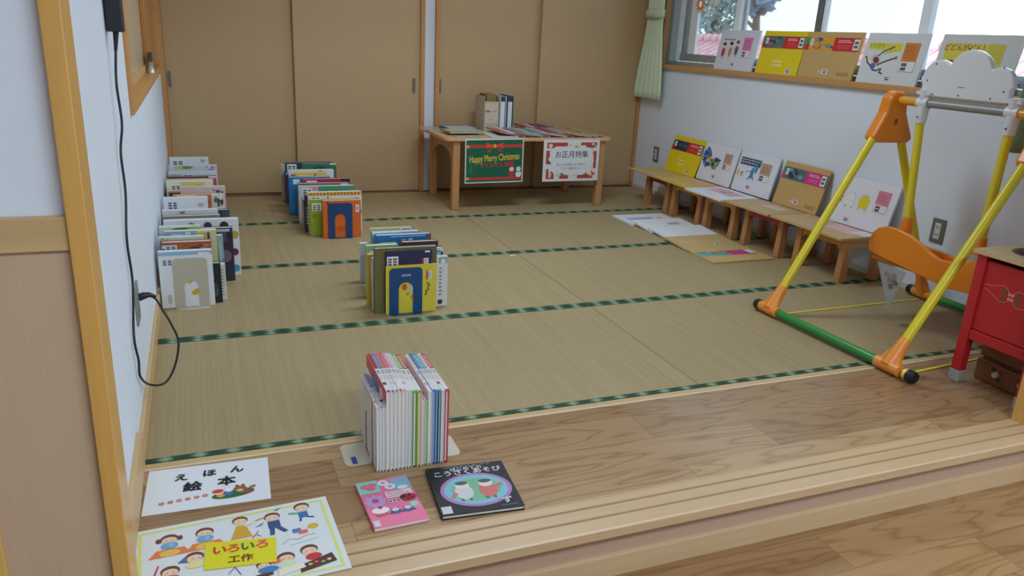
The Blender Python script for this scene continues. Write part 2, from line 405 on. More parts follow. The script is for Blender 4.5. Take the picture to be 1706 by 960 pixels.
# back doors
jm = wood((196, 142, 88), 'z', .4, .1)
for k, (x0, x1) in enumerate(((0.0, .028), (1.716, 1.747), (1.829, 1.858), (3.532, XR))): sbox('trim_%d' % (11+k), (x0, YB-.04, 0), (x1, YB+.04, 2.06), jm, .001)
for k, (x0, x1) in enumerate(((0.0, 1.747), (1.829, XR))):
    mb = MB(); mb.prism([(x0, y, z) for y, z in ((YB-.07, -.015), (YB-.062, .002), (YB-.045, .002), (YB-.043, -.006), (YB-.036, -.006), (YB-.034, .004), (YB+.03, .004), (YB+.03, -.015))][::-1], (x1-x0, 0, 0), wood((120, 84, 52), 'x', .5, .1)); struct(mb.build('trim_%d' % (15+k), None, ((x0+x1)/2, YB-.03, 0)))
dd = ((.028, .862, .012, .048, .77), (.836, 1.716, -.022, 1.671, .77), (1.858, 2.69, .012, 1.875, .77), (2.655, 3.532, -.022, 3.44, .77))
for k, (x0, x1, dy, hx, hz) in enumerate(dd):
    mb = MB(); mb.box((x0, YB+dy, .006), (x1, YB+dy+.026, 2.05), DOOR)
    d = struct(mb.build('door_%d' % (k+1), None, ((x0+x1)/2, YB+dy, .006), .003))
    if k == 3: continue
    b = MB(); hy = YB+dy
    ring = arc2(hx, hz+.042, .0125, .0125, 0, 180, 8)+arc2(hx, hz-.042, .0125, .0125, 180, 360, 8)
    inn = arc2(hx, hz+.042, .009, .009, 0, 180, 8)+arc2(hx, hz-.042, .009, .009, 180, 360, 8)
    b.prism([(a, hy-.002, c) for a, c in ring], (0, .002, 0), plain((150, 140, 128), .35, .04, 30, .7))
    b.poly([(a, hy-.0024, c) for a, c in inn], plain((128, 116, 102), .4, .04, 30, .6)); b.build('handle', d)

# ------------------------------------------------------------------ serving hatch on the left wall
hm = wood((206, 152, 92), 'y', .4, .1)
win = MB(); win.box((-.040, .925, .872), (-.034, 3.345, 2.0), plain((206, 182, 150), .22))
w1 = struct(win.build('window_1', None, (-.037, 2.1, .87)))
f = MB(); f.box((-.11, .87, .83), (.014, 3.40, .872), hm); f.box((-.11, .87, .872), (.014, .925, 2.04), hm); f.box((-.11, 3.345, .872), (.014, 3.40, 2.04), hm); f.box((-.11, .925, 2.0), (.014, 3.345, 2.04), hm)
f.build('frame', w1, None, .002)
f = MB(); f.box((-.033, 2.55, .873), (-.012, 3.344, 1.99), wood((186, 126, 66), 'z', .4, .1)); f.build('sash', w1, None, .002)
f = MB(); f.box((-.0335, .926, .8725), (-.028, 2.549, .91), wood((214, 170, 116), 'y', .4, .1)); f.build('rail', w1, None, .001)
f = MB(); f.tube([(-.004, 2.50, .8735), (-.004, 2.50, .92), (-.004, 2.48, .965)], [.020, .014, .010], plain((196, 194, 190), .2, .03, 30, .8)); f.box((-.012, 2.46, .93), (.010, 2.53, .975), plain((84, 80, 78), .3, .03, 30, .4)); f.build('latch', w1, None, .003)
f = MB(); f.box((-.0338, 1.05, .915), (-.0332, 1.12, .965), ink((206, 96, 70))); f.box((-.0338, 1.05, .966), (-.0332, 1.11, .99), ink((120, 110, 106))); f.build('sticker', w1)
# ------------------------------------------------------------------ window on the right wall
AW = plain((236, 242, 246), .3, .02, 20, 0)
fx0, fx1 = XR+.035, XR+.115
mb = MB(); GL = glass_material('window_glass', (.97, .99, .99))
ys4 = [.25, 1.02, 1.745, 2.51, 3.28]
for k in range(4): mb.box((XR+.072+(.028 if k in (0, 3) else 0), ys4[k], 1.06), (XR+.076+(.028 if k in (0, 3) else 0), ys4[k+1], 2.05), GL)
w2 = struct(mb.build('window_2', None, (XR+.07, 1.75, 1.0)))
f = MB()
for a, b in (((fx0, wy0, 1.0), (fx1, .262, 2.1)), ((fx0, 3.262, 1.0), (fx1, wy1, 2.1)), ((fx0, .262, 1.0), (fx1, 3.262, 1.028)), ((fx0, .262, 2.06), (fx1, 3.262, 2.1))): f.box(a, b, ALU)
f.build('frame', w2, None, .002)
for k, (a, b, dx) in enumerate(((.262, 1.045, .028), (.985, 1.775, 0), (1.70, 2.545, 0), (2.475, 3.262, .028))):
    x0 = XR+.06+dx; x1 = x0+.024; f = MB()
    st = .055
    f.box((x0, a, 1.03), (x1, a+st, 2.058), AW); f.box((x0, b-st, 1.03), (x1, b, 2.058), AW); f.box((x0, a+st, 1.03), (x1, b-st, 1.085), ALU); f.box((x0, a+st, 2.01), (x1, b-st, 2.058), ALU)
    f.build('sash', w2, None, .002)
f = MB(); f.box((XR+.05, 1.725, 1.04), (XR+.062, 1.765, 2.05), ALUD); f.build('meeting_strip', w2)
# insect screen stile seen through the far pane
f = MB(); [f.box((XR+.094+.004*q, 3.03+.05*q, 1.03), (XR+.106+.004*q, 3.075+.05*q, 2.05), AW) for q in range(4)]; f.build('screen_stile', w2)
sm = wood((200, 150, 92), 'y', .4, .1)
mb = MB(); mb.box((XR-.03, wy0-.03, .968), (XR+.034, wy1+.03, 1.000), sm); struct(mb.build('trim_17', None, (XR, 1.75, .97), .003))
mb = MB(); mb.box((XR-.012, wy1-.005, 1.0), (XR+.034, wy1+.028, 2.14), wood((206, 158, 110), 'z')); mb.box((XR-.012, wy0-.028, 1.0), (XR+.034, wy0+.005, 2.14), wood((206, 158, 110), 'z')); struct(mb.build('trim_18', None, (XR, 1.75, 1.0), .002))

# curtains
def curtain(name, label, y0t, y1t, y0b, y1b, zt, zb, x, folds, c, tie):
    t = thing(name, label, 'curtain', (x, (y0b+y1b)/2, zb)); m = fabric(c); nu, nv = folds*8, 26; vs = []; fs = []
    ztie = tie
    for j in range(nv+1):
        q = j/nv; z = zb+(zt-zb)*q
        s = (z-zb)/(ztie-zb) if z < ztie else 1-(z-ztie)/(zt-ztie)*.7
        s = max(0, min(1, s)); s = s*s*(3-2*s)
        for i in range(nu+1):
            p = i/nu; y = (y0b+(y1b-y0b)*p)*(1-s)+(y0t+(y1t-y0t)*p)*s
            vs.append((x+.018*math.sin(p*folds*2*math.pi+.4*math.sin(3*q))*(1-.4*s), y, z))
    fs = [(j*(nu+1)+i, j*(nu+1)+i+1, (j+1)*(nu+1)+i+1, (j+1)*(nu+1)+i) for j in range(nv) for i in range(nu)]
    mb = MB(); mb.add(vs, fs, m, True); o = mb.build('curtain_panel', t)
    so = o.modifiers.new('cloth_thickness', 'SOLIDIFY'); so.thickness = .0016
    b = MB(); pts = [(x+.035*math.cos(a), (y0t+y1t)/2+(abs(y1t-y0t)/2+.012)*math.sin(a)) for a in [2*math.pi*i/20 for i in range(20)]]
    n = 20
    b.add([(px, py, ztie-.03) for px, py in pts]+[(px, py, ztie+.03) for px, py in pts], [(i, (i+1) % n, n+(i+1) % n, n+i) for i in range(n)], m, True); o = b.build('tieback', t)
    so = o.modifiers.new('cloth_thickness', 'SOLIDIFY'); so.thickness = .003
curtain('curtain', 'pale green gathered curtain tied back in the far corner by the sliding door', 3.47, 3.24, 3.575, 3.165, 2.2, .735, 3.49, 6, (226, 238, 208), 1.36)
curtain('curtain', 'pale green curtain hanging behind the white cloud of the swing', .24, .0, .35, -.08, 2.2, .77, 3.48, 6, (160, 178, 132), 1.5)

# ------------------------------------------------------------------ outside
mb = MB(); mb.box((XR+.2, -20, -.9), (40, 40, -.8), plain((190, 188, 182), .9, .1, 2)); struct(mb.build('ground_outside', None, (12, 5, -.9)))
def house():
    t = thing('house', 'neighbouring house with a pale red tiled roof outside the window', 'house', (11, 6, -.8))
    b = MB(); b.box((9.6, -4, -.8), (14, 16, .35), plain((214, 212, 206), .9, .05, 3)); b.build('wall', t)
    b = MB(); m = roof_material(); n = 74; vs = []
    for i in range(n*6+1):
        y = -4.6+20.4*i/(n*6); w = .055*abs(math.sin(i/6*math.pi))
        for (x, z) in ((9.0, .1), (11.6, 1.28), (14.4, .1)): vs.append((x, y, z+w))
    fs = [(i*3+k, i*3+k+1, i*3+k+4, i*3+k+3) for i in range(n*6) for k in range(2)]
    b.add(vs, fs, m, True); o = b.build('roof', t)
    s = o.modifiers.new('tile_thickness', 'SOLIDIFY'); s.thickness = .08
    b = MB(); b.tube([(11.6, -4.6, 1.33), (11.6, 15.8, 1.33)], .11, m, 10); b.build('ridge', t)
house()
def tree(x, y, h, r, c, label, seed):
    R = random.Random(seed); t = thing('tree', label, 'tree', (x, y, -.8), None)
    b = MB(); bark = wood((110, 92, 76), 'z'); b.tube([(x, y, -.8), (x+.1, y, h*.4), (x, y+.1, h*.8)], [.16, .12, .05], bark, 8)
    for k in range(7):
        a = R.uniform(0, 6.28); zz = h*R.uniform(.35, .7); b.tube([(x, y, zz), (x+math.cos(a)*r*.7, y+math.sin(a)*r*.7, zz+r*.5)], [.06, .02], bark, 6)
    b.build('trunk', t)
    b = MB(); m = leaf_material(c)
    for k in range(1500):
        while True:
            p = V(R.uniform(-1, 1), R.uniform(-1, 1), R.uniform(-1, 1))
            if .25 < p.length < 1: break
        q = V(x, y, h*.72)+V(p.x*r, p.y*r, p.z*r*1.25); u = V(R.gauss(0, 1), R.gauss(0, 1), R.gauss(0, 1)).normalized(); w = u.cross(V(R.gauss(0, 1), R.gauss(0, 1), .3)).normalized(); s = R.uniform(.07, .16)
        b.add([q-u*s, q+w*s*.5, q+u*s, q-w*s*.5], [(0, 1, 2, 3)], m)
    b.build('foliage', t)
tree(15, 18.9, 3.95, 1.15, (150, 176, 178), 'grey-green tree seen through the pane behind the orange paper sun', 5)
tree(15, 16.95, 3.9, .65, (140, 164, 186), 'narrower bluish tree seen above the yellow card set on the window sill', 6)

# ------------------------------------------------------------------ books
def book(name, o, U, Vv, T, w, h, t, c, label, group, deco=None, spine=None, spinedeco=None, parentcat='book', board=.0022, back=None):
    """o: spine corner of the front cover; U spine->fore edge, Vv along the spine, T front->back"""
    o = Vector(o); U = Vector(U).normalized(); Vv = Vector(Vv).normalized(); T = Vector(T).normalized()
    cen = o+U*w/2+T*t/2
    zs = [(o+U*a+Vv*b+T*d).z for a in (0, w) for b in (0, h) for d in (0, t)]
    root = thing(name, label, parentcat, (cen.x, cen.y, min(zs)), group)
    fm = paper(c); bm = paper(back or c); smm = paper(spine or c); b = MB()
    def bx(a0, a1, b0, b1, t0, t1, m):
        if U.cross(Vv).dot(T) > 0: b.obox(o+U*a0+Vv*b0+T*t0, U*(a1-a0), Vv*(b1-b0), T*(t1-t0), m)
        else: b.obox(o+U*a0+Vv*b0+T*t0, Vv*(b1-b0), U*(a1-a0), T*(t1-t0), m)
    bd = min(board, t*.25)
    bx(0, w, 0, h, 0, bd, fm); bx(0, w, 0, h, t-bd, t, bm); bx(0, bd, 0, h, bd, t-bd, smm)
    F = Fr(o, U, Vv, -T)
    if deco: deco(b, F, w, h)
    if spinedeco: spinedeco(b, Fr(o, T, Vv, -U), t, h)
    b.build('cover', root)
    ins = .003 if board > .0012 else .0006
    p = MB(); q = b; b = p
    bx(bd, w-ins, ins, h-ins, bd, t-bd, plain((226, 222, 212), .8, .06, 300)); p.build('pages', root)
    return root

def deco_from(items):
    def f(b, F, w, h):
        z = .0004
        for it in items:
            k = it[0]; z += .00012
            if k == 'r': drect(b, F, it[1]*w, it[2]*h, it[3]*w, it[4]*h, ink(it[5]), z)
            elif k == 'e': dell(b, F, it[1]*w, it[2]*h, it[3]*w, it[4]*h, ink(it[5]), z, 16, it[6] if len(it) > 6 else 0)
            elif k == 'L': dlabel(b, F, it[1]*w, it[2]*h, it[3] if len(it) > 3 else .042, it[4] if len(it) > 4 else .03, z); z += .0003
            elif k == 'b': dbars(b, F, it[1]*w, it[2]*h, it[3]*w, it[4]*h, it[6], ink(it[5]), z, int(it[1]*91+it[2]*37))
            elif k == 'P': picture(b, F, it[1]*w, it[2]*h, it[3]*w, it[4]*h, it[5], it[6], it[7], z); z += .0006
            elif k == 'l': dline(b, F, [(x*w, y*h) for x, y in it[1]], it[2], ink(it[3]), z)
    return f
G = (120, 170, 70); OR = (222, 120, 50); RD = (200, 50, 56); BL = (40, 100, 160); YL = (228, 206, 80); GY = (150, 146, 140); BR = (140, 90, 60); PK = (226, 150, 160); NV = (34, 46, 78); LB = (150, 190, 220); TL = (60, 150, 150); CR = (226, 224, 206); PU = (110, 70, 120)
UP = (V(1, 0, 0), V(0, 0, 1), V(0, 1, 0))
BZ = .0016
def row(items, group, fill_group, fill_label, fillx, stop, rowname):
    items = sorted(items, key=lambda q: q[4])
    for i, it in enumerate(items):
        x0, x1, h, c, y, lab, de = it[:7]; ny = items[i+1][4] if i+1 < len(items) else stop
        t = min(.032, ny-y-.0012)
        x0 = max(x0, .0155)
        book('picture_book', (x0, y, BZ), *UP, x1-x0, h-BZ, t, c, lab, group, deco_from(de), it[7] if len(it) > 7 else None)
        yy = y+t+.002; R = random.Random(int(y*1000)); k = 0
        while yy+.034 < ny and k < 3:
            q = i+1 if i+1 < len(items) else i
            xa, xb = fillx(it, items[q]); cc = R.choice([WHITE, CR, BL, RD, G, (90, 60, 50), LB, PU, YL, (210, 210, 214)])
            book('picture_book', (xa, yy, BZ), *UP, xb-xa, min(h, items[q][2])-.035-BZ, .03, cc, fill_label, fill_group); yy += .034; k += 1

L0 = ('L', .07, .93)
rowA = [
 (.017, .222, .243, WHITE, 1.27, 'white picture book with a yellow bird drawing behind the beige bookend at the left wall', [('r', 0, .93, 1, 1, LB), ('r', .74, .925, .95, .97, WHITE), ('L', .06, .88), ('e', .66, .27, .1, .05, (222, 176, 40), .4), ('e', .32, .43, .035, .075, (226, 200, 90)), ('e', .55, .46, .05, .04, (222, 190, 90), .5), ('b', .12, .08, .2, .24, GY, 5)]),
 (.096, .252, .176, (28, 32, 34), 1.30, 'small black picture book just behind the white yellow-bird book', [('P', .7, .05, 1, .95, [(60, 90, 80), (30, 40, 50)], 2, 6)]),
 (.118, .271, .161, (218, 218, 214), 1.33, 'short pale grey picture book behind the small black one', [('b', .84, .1, .97, .9, GY, 9)]),
 (.031, .223, .258, (176, 110, 70), 1.36, 'picture book with brown horses and orange rim behind the white bird book', [('r', 0, .9, .3, .955, CR), ('L', .06, .955, .045, .028), ('P', .3, .85, .98, .96, [(150, 90, 50), (200, 150, 110), (120, 60, 40)], 4, 9), ('r', 0, .975, 1, 1, (190, 84, 50)), ('r', .93, .6, 1, .9, (214, 90, 56))]),
 (.017, .196, .270, (196, 206, 196), 1.40, 'mottled pale green picture book touching the left wall', [('P', 0, .7, .3, 1, [(150, 176, 150), (210, 214, 200), (120, 150, 120)], 8, 14)]),
 (.040, .246, .285, (206, 210, 158), 1.44, 'picture book with blue sky and a yellow bucket on its cover', [('r', 0, .55, .62, 1, (136, 158, 206)), ('L', .12, .955, .05, .034), ('r', .4, .82, .5, .985, (206, 220, 226)), ('r', .6, .8, .8, .97, (214, 184, 40)), ('e', .7, .9, .07, .04, (210, 150, 90)), ('r', .82, .78, .87, .97, (96, 70, 80))]),
 (.076, .272, .249, (150, 176, 186), 1.48, 'slim blue-grey picture book showing its right edge beside the blue-sky one', [('P', .8, .1, 1, .95, [(110, 140, 156), (170, 190, 196)], 3, 8)]),
 (.017, .184, .287, (206, 220, 206), 1.52, 'mint green picture book with leafy plants on top of its cover', [('e', .55, .95, .25, .03, (70, 110, 50)), ('e', .85, .95, .16, .06, (160, 190, 70)), ('r', 0, .985, 1, 1, WHITE)]),
 (.074, .317, .254, (56, 48, 70), 1.60, 'dark purple photo picture book in front of the dotted white one', [('P', .4, .3, 1, 1, [(90, 80, 110), (36, 30, 50), (120, 110, 130)], 5, 14), ('r', .3, .93, .95, .98, (200, 196, 206))]),
 (.029, .348, .276, (232, 230, 234), 1.68, 'large white picture book with coloured dots along its cover edge', [('L', .06, .93, .05, .02), ('e', .36, .9, .05, .055, (50, 110, 120)), ('e', .58, .9, .055, .06, (90, 50, 90)), ('e', .8, .89, .06, .07, (60, 50, 56)), ('e', .94, .72, .05, .07, (190, 170, 60)), ('e', .93, .42, .05, .065, (110, 40, 90)), ('e', .93, .13, .055, .065, (60, 160, 200))]),
 (.021, .272, .274, (138, 130, 124), 1.78, 'grey-brown picture book behind the dotted white one', [('P', 0, .85, .9, 1, [(120, 110, 106), (150, 146, 140)], 7, 6)]),
 (.017, .265, .279, (214, 218, 222), 1.88, 'pale grey-white picture book with a small dark emblem at the top', [('L', .05, .95, .05, .03), ('e', .36, .96, .05, .02, (130, 120, 130))]),
 (.093, .319, .253, (40, 52, 70), 1.98, 'dark navy picture book sticking out on the right of the wall row', [('r', .85, .8, 1, .98, (60, 80, 96))]),
 (.017, .223, .295, WHITE, 2.10, 'plain white picture book with two code stickers and red print', [('L', .08, .95, .05, .045), ('b', .78, .84, .9, .9, (170, 60, 80), 3)]),
 (.058, .242, .283, (206, 106, 84), 2.22, 'coral red picture book with an orange painted corner', [('P', .8, .7, 1, .95, [(190, 110, 50), (230, 160, 80), (150, 60, 40)], 9, 7), ('r', .1, .96, .6, 1, YL)]),
 (.089, .306, .261, (216, 214, 208), 2.32, 'white picture book with black brush patterns near the right edge', [('P', .72, .7, 1, 1, [(70, 76, 70), (226, 226, 220), (110, 110, 104)], 6, 14)]),
 (.090, .317, .287, (216, 192, 184), 2.42, 'pale pink picture book with a dark winter scene on the corner', [('P', .7, .82, .96, .96, [(70, 86, 90), (96, 110, 110)], 3, 6)]),
 (.017, .259, .298, CR, 2.55, 'cream picture book with a large yellow panel in the wall row', [('r', .3, .5, .82, .97, (214, 206, 110)), ('L', .1, .93, .05, .04), ('b', .66, .86, .74, .92, (120, 60, 50), 3)]),
 (.017, .277, .283, (196, 70, 84), 2.68, 'red-edged picture book with a grey cat on top', [('e', .82, .96, .12, .03, (150, 130, 130)), ('r', 0, .96, .6, .985, (226, 214, 206))]),
 (.017, .280, .275, (30, 32, 28), 2.80, 'black picture book with a green top line in the wall row', [('r', 0, .985, .8, 1, (70, 90, 50)), ('r', .84, .95, 1, 1, WHITE)]),
 (.017, .290, .275, (206, 212, 220), 2.95, 'pale blue-grey picture book with paired code stickers near the far end', [('L', .3, .96, .055, .03), ('b', .05, .9, .25, .96, GY, 3)]),
 (.017, .292, .286, (214, 212, 222), 3.12, 'pale lavender picture book with green leaves painted at the top', [('e', .32, .96, .18, .035, (110, 160, 60)), ('e', .2, .955, .1, .03, (200, 206, 80)), ('P', .72, .88, .98, .99, [(170, 150, 180), (120, 110, 140)], 4, 6)]),
 (.017, .247, .307, (226, 230, 236), 3.30, 'white picture book standing last against the sliding door at the left wall', [('L', .06, .96, .07, .05), ('b', .8, .9, .95, .96, NV, 2)]),
]
def fillA(a, b): return (.03, min(a[1], b[1])-.004)
row(rowA, 'picture books in the row along the left wall', 'hidden books in the left wall row', 'thin picture book squeezed inside the row along the left wall', fillA, 3.36, 'left wall')
rowB = [
 (.821, 1.034, .217, (214, 104, 34), 2.29, 'orange picture book behind the dark blue bookend near the back doors', [('r', .1, .9, .16, .98, (120, 60, 40)), ('r', .86, .68, .95, .88, WHITE), ('r', .88, .72, .92, .85, GY), ('l', [(.38, .66), (.5, .69), (.62, .66)], .004, (150, 110, 160)), ('e', .5, .25, .16, .06, (206, 80, 40))]),
 (.758, 1.007, .213, (150, 168, 44), 2.35, 'lime green picture book wider than the orange one in front', [('L', .05, .9, .05, .042), ('b', .06, .5, .18, .62, (110, 130, 30), 3)]),
 (.758, 1.064, .240, (230, 224, 224), 2.42, 'white picture book with an orange checked stripe along its top', [('r', 0, .92, 1, 1, (226, 180, 60))]+[('r', .03+.064*i, .925, .06+.064*i, .995, (190, 96, 40)) for i in range(15)]+[('L', .05, .9, .055, .03), ('e', .36, .86, .02, .03, (70, 110, 90)), ('b', .86, .8, .98, .86, NV, 2), ('e', .95, .5, .05, .06, TL)]),
 (.743, 1.026, .217, (58, 42, 36), 2.45, 'dark brown picture book with its spine out beside the lime green one', [('b', .02, .2, .06, .7, CR, 6)]),
 (.734, 1.064, .229, (196, 196, 192), 2.66, 'pale grey picture book with a green upper half', [('r', .35, .82, 1, 1, (86, 150, 110)), ('r', .2, .9, .35, 1, PK), ('L', .06, .95, .06, .045)]),
 (.739, 1.046, .232, (120, 110, 122), 2.74, 'mauve grey picture book behind the grey and green one', [('r', .84, .9, 1, .98, WHITE)]),
 (.777, 1.068, .243, (176, 40, 52), 2.82, 'crimson picture book in the middle row near the doors', [('r', .08, .9, .3, .96, WHITE), ('r', .8, .92, 1, 1, (40, 34, 40))]),
 (.703, .957, .241, (36, 120, 176), 2.90, 'bright blue picture book leaning out on the left of the middle row', [('r', .1, .82, .26, .95, WHITE), ('r', .0, .0, .1, .6, (40, 130, 190))]),
 (.750, .943, .261, (226, 190, 80), 2.95, 'picture book with a yellow top edge and white cover in the middle row', [('r', .1, .0, 1, .93, WHITE), ('l', [(.6, .9), (.66, .98)], .008, RD)]),
 (.717, .999, .265, (222, 224, 226), 3.02, 'white picture book with a red picture corner before the green one', [('P', .02, .85, .26, .97, [(190, 110, 100), (160, 80, 70)], 2, 5), ('e', .7, .97, .06, .015, GY)]),
 (.814, 1.035, .286, (60, 110, 84), 3.14, 'dark green picture book standing high near the back doors', [('e', .5, .9, .2, .05, (40, 84, 64)), ('r', .8, .97, 1, 1, WHITE)]),
 (.718, 1.019, .279, (56, 66, 80), 3.24, 'slate blue picture book with a white code sticker at its corner', [('L', .04, .96, .06, .06), ('r', .0, .7, .3, .76, (90, 160, 200))]),
 (.701, .988, .243, (196, 198, 200), 3.36, 'pale grey picture book standing last before the sliding doors', [('b', .01, .5, .05, .9, GY, 5)]),
]
def fillB(a, b): return (max(a[0], b[0])-.002, min(a[1], b[1])-.03)
row(rowB, 'picture books in the row near the back doors', 'hidden books in the middle row', 'thin picture book squeezed inside the row near the back doors', fillB, 3.41, 'doors')
rowC = [
 (.888, 1.106, .213, (222, 206, 66), .985, 'yellow picture book with round animals behind the blue bookend in the mat centre', [('e', .36, .55, .05, .07, (200, 96, 40)), ('e', .36, .68, .04, .04, (150, 80, 40)), ('e', .55, .52, .1, .09, (190, 206, 226)), ('e', .42, .4, .03, .03, G), ('e', .52, .33, .05, .05, (226, 150, 60)), ('r', .79, .68, .82, .87, RD), ('r', .82, .7, .9, .86, WHITE), ('b', .82, .72, .89, .84, DK, 4), ('l', [(.76, .36), (.8, .38), (.78, .44), (.84, .46), (.82, .52), (.86, .56), (.8, .62)], .004, (60, 50, 40))]),
 (.890, 1.087, .270, (42, 38, 84), .995, 'navy blue picture book right behind the yellow one', [('L', .02, .93, .048, .042), ('r', .78, .8, .82, .88, RD), ('r', .82, .76, .92, .88, WHITE), ('b', .83, .77, .91, .87, DK, 4), ('r', .84, .97, .95, 1, WHITE)]),
 (.846, 1.112, .284, (104, 100, 62), 1.010, 'olive green picture book, widest of the row in the mat centre', [('L', .05, .94, .05, .038), ('r', .0, .0, .36, .97, (110, 106, 64))]),
 (1.021, 1.170, .229, (226, 228, 230), 1.035, 'white picture book with a round emblem sticking out on the right of the centre row', [('r', .72, .86, .99, .98, (150, 180, 160)), ('e', .86, .9, .07, .05, WHITE), ('e', .78, .09, .08, .05, DK), ('b', .74, .2, .84, .8, GY, 8)]),
 (.846, 1.010, .231, (214, 220, 224), 1.055, 'slim white picture book sticking out on the left behind the olive one', []),
 (1.003, 1.149, .243, (60, 84, 150), 1.075, 'medium blue picture book showing on the right behind the olive one', [('r', .8, .9, 1, .98, LB)]),
 (.834, .995, .234, (206, 166, 56), 1.10, 'mustard yellow picture book sticking out on the left of the centre row', [('r', .08, .55, .3, .9, (206, 206, 220)), ('r', .1, .75, .18, .88, PU)]),
 (1.018, 1.175, .239, (56, 52, 54), 1.13, 'charcoal picture book with a white corner on the right of the centre row', [('r', .8, .93, 1, 1, WHITE)]),
 (1.008, 1.173, .254, (84, 48, 44), 1.20, 'dark maroon picture book on the right behind the big blue one', [('b', .7, .8, .98, .94, (150, 110, 100), 3)]),
 (.854, 1.000, .237, (150, 190, 130), 1.23, 'pale green picture book with a code sticker left of the big blue one', [('L', .1, .9, .05, .045)]),
 (.910, 1.162, .268, (36, 116, 180), 1.28, 'big blue picture book with an oval title plate in the mat centre', [('L', .07, .88, .07, .055), ('e', .62, .84, .06, .1, (190, 206, 220)), ('r', .45, .86, .54, .92, (170, 190, 214)), ('r', .74, .74, .94, .9, (200, 208, 216)), ('r', .26, .96, .9, .985, LB), ('r', .95, .8, 1, 1, (150, 80, 60))]),
 (.908, 1.130, .262, (130, 180, 216), 1.36, 'light blue picture book with a pink stripe behind the big blue one', [('r', .6, .9, 1, 1, (226, 180, 176)), ('r', 0, .96, .6, 1, WHITE)]),
 (.912, 1.108, .266, (206, 214, 150), 1.42, 'pale yellow-green picture book standing last in the centre row', [('r', .7, .9, .98, 1, WHITE), ('b', .76, .92, .96, .98, DK, 2)]),
]
def fillC(a, b): return (max(a[0], b[0])+.006, min(a[1], b[1])-.01)
rowC.append((.868, .909, .192, (214, 216, 222), 1.44, 'narrow grey-white book standing behind the mustard one on the left', []))
row(rowC, 'picture books in the row at the mat centre', 'hidden books in the centre row', 'thin picture book squeezed inside the row at the mat centre', fillC, 1.475, 'centre')

# front row on the wooden strip: spines upwards, cover to the left
rowD = [
 (.0095, .192, (226, 208, 216), 'pink-white craft magazine, first on the left of the front row', (206, 196, 204), PK), (.008, .194, (70, 96, 150), 'low white magazine with a blue lettered spine, second in the front row', (90, 116, 170), WHITE), (.008, .193, (216, 210, 220), 'low white magazine with a pale spine, third in the front row', (190, 200, 216), NV),
 (.0125, .240, (214, 206, 206), 'white manga-cover book with a red back strip, first of the tall front ones', (196, 50, 70), (70, 60, 56)), (.0105, .239, (60, 110, 180), 'tall book with a blue title strip on its upturned spine', (70, 120, 190), (222, 214, 216)), (.0105, .239, (206, 90, 80), 'tall book with an orange-red title strip on its upturned spine', (206, 90, 70), (226, 190, 190)), (.0105, .240, (210, 80, 96), 'tall book with a rose-red title strip on its upturned spine', (206, 76, 96), (232, 206, 210)), (.0105, .238, (216, 130, 150), 'tall book with a pink title strip on its upturned spine', (220, 140, 160), WHITE), (.008, .236, (224, 224, 226), 'tall white book with a blank pale spine beside the pink one', (226, 214, 216), PK), (.008, .235, (216, 220, 220), 'tall white book just left of the green one in the front row', (190, 200, 190), WHITE),
 (.0145, .231, (84, 156, 64), 'bright green book in the middle of the front row', (120, 180, 90), WHITE), (.0125, .229, (206, 190, 70), 'lime and pink book with a red lettered spine in the front row', (206, 70, 60), WHITE), (.008, .197, (226, 226, 214), 'short cream book set low after the lime and pink one', (222, 216, 206), GY), (.0095, .198, (150, 196, 110), 'short pale green book set low in the front row', (200, 206, 190), GY), (.0115, .224, (222, 226, 222), 'white book with a broad pale spine before the blue ones', (214, 216, 206), PK),
 (.0085, .226, (70, 140, 210), 'light blue book, first of the blue pair in the front row', (60, 110, 170), (200, 214, 226)), (.0085, .225, (26, 80, 150), 'deep blue book, second of the blue pair in the front row', (110, 160, 206), WHITE), (.008, .224, (40, 130, 130), 'teal book beside the deep blue one in the front row', (70, 170, 160), WHITE), (.0095, .224, (226, 226, 228), 'white book between the teal and the crimson ones', (226, 220, 222), RD), (.0125, .223, (196, 40, 70), 'crimson book, last on the right of the front row', (206, 50, 60), WHITE),
]
x = .594
for i, (t, h, c, lab, sc, s2) in enumerate(rowD):
    L = .262 if h > .196 else .222
    yb = .042 if h > .196 else .004
    front = yb-L+(.006 if i > 13 else 0)
    def sd(b, F, t, hh, sc=sc, s2=s2, i=i):
        drect(b, F, t*.04, hh*.01, t*.96, hh*.42, ink(sc), .0004)
        dbars(b, F, t*.2, hh*.05, t*.8, hh*.4, 11, ink(s2), .0007, i)
        drect(b, F, t*.03, hh*.43, t*.97, hh*.97, ink((224, 222, 224)), .0005)
        for q in range(3): drect(b, F, t*.2, hh*(.47+.035*q), t*.8, hh*(.49+.035*q), ink((130, 120, 130)), .0008)
        dbars(b, F, t*.2, hh*.6, t*.8, hh*.72, 4, ink((190, 150, 160)), .0008, i+5)
        if s2 != WHITE: drect(b, F, t*.1, hh*.78, t*.9, hh*.84, ink(s2), .0008)
    de = []
    if i == 0: de = [('r', .02, .02, .98, .98, (214, 206, 212)), ('b', .62, .3, .7, .9, (170, 160, 170), 12)]
    if i == 3: de = [('r', 0, .0, .16, 1, (206, 70, 90)), ('P', .06, .1, .5, .95, [(190, 110, 110), (90, 120, 170), (226, 190, 170), (120, 60, 70)], 5, 14)]
    full = c if i in (10, 11, 13, 15, 16, 17, 19) else (230, 230, 232)
    book('craft_book', (x, yb, h), V(0, 0, -1), V(0, -1, 0), V(1, 0, 0), h-BZ, L, t-.0006, full, lab, 'craft books in the front row', deco_from(de) if de else None, sc, sd, 'book', .0036 if full == c else .0016, (232, 176, 170) if i == 11 else None)
    x += t
X_END = x

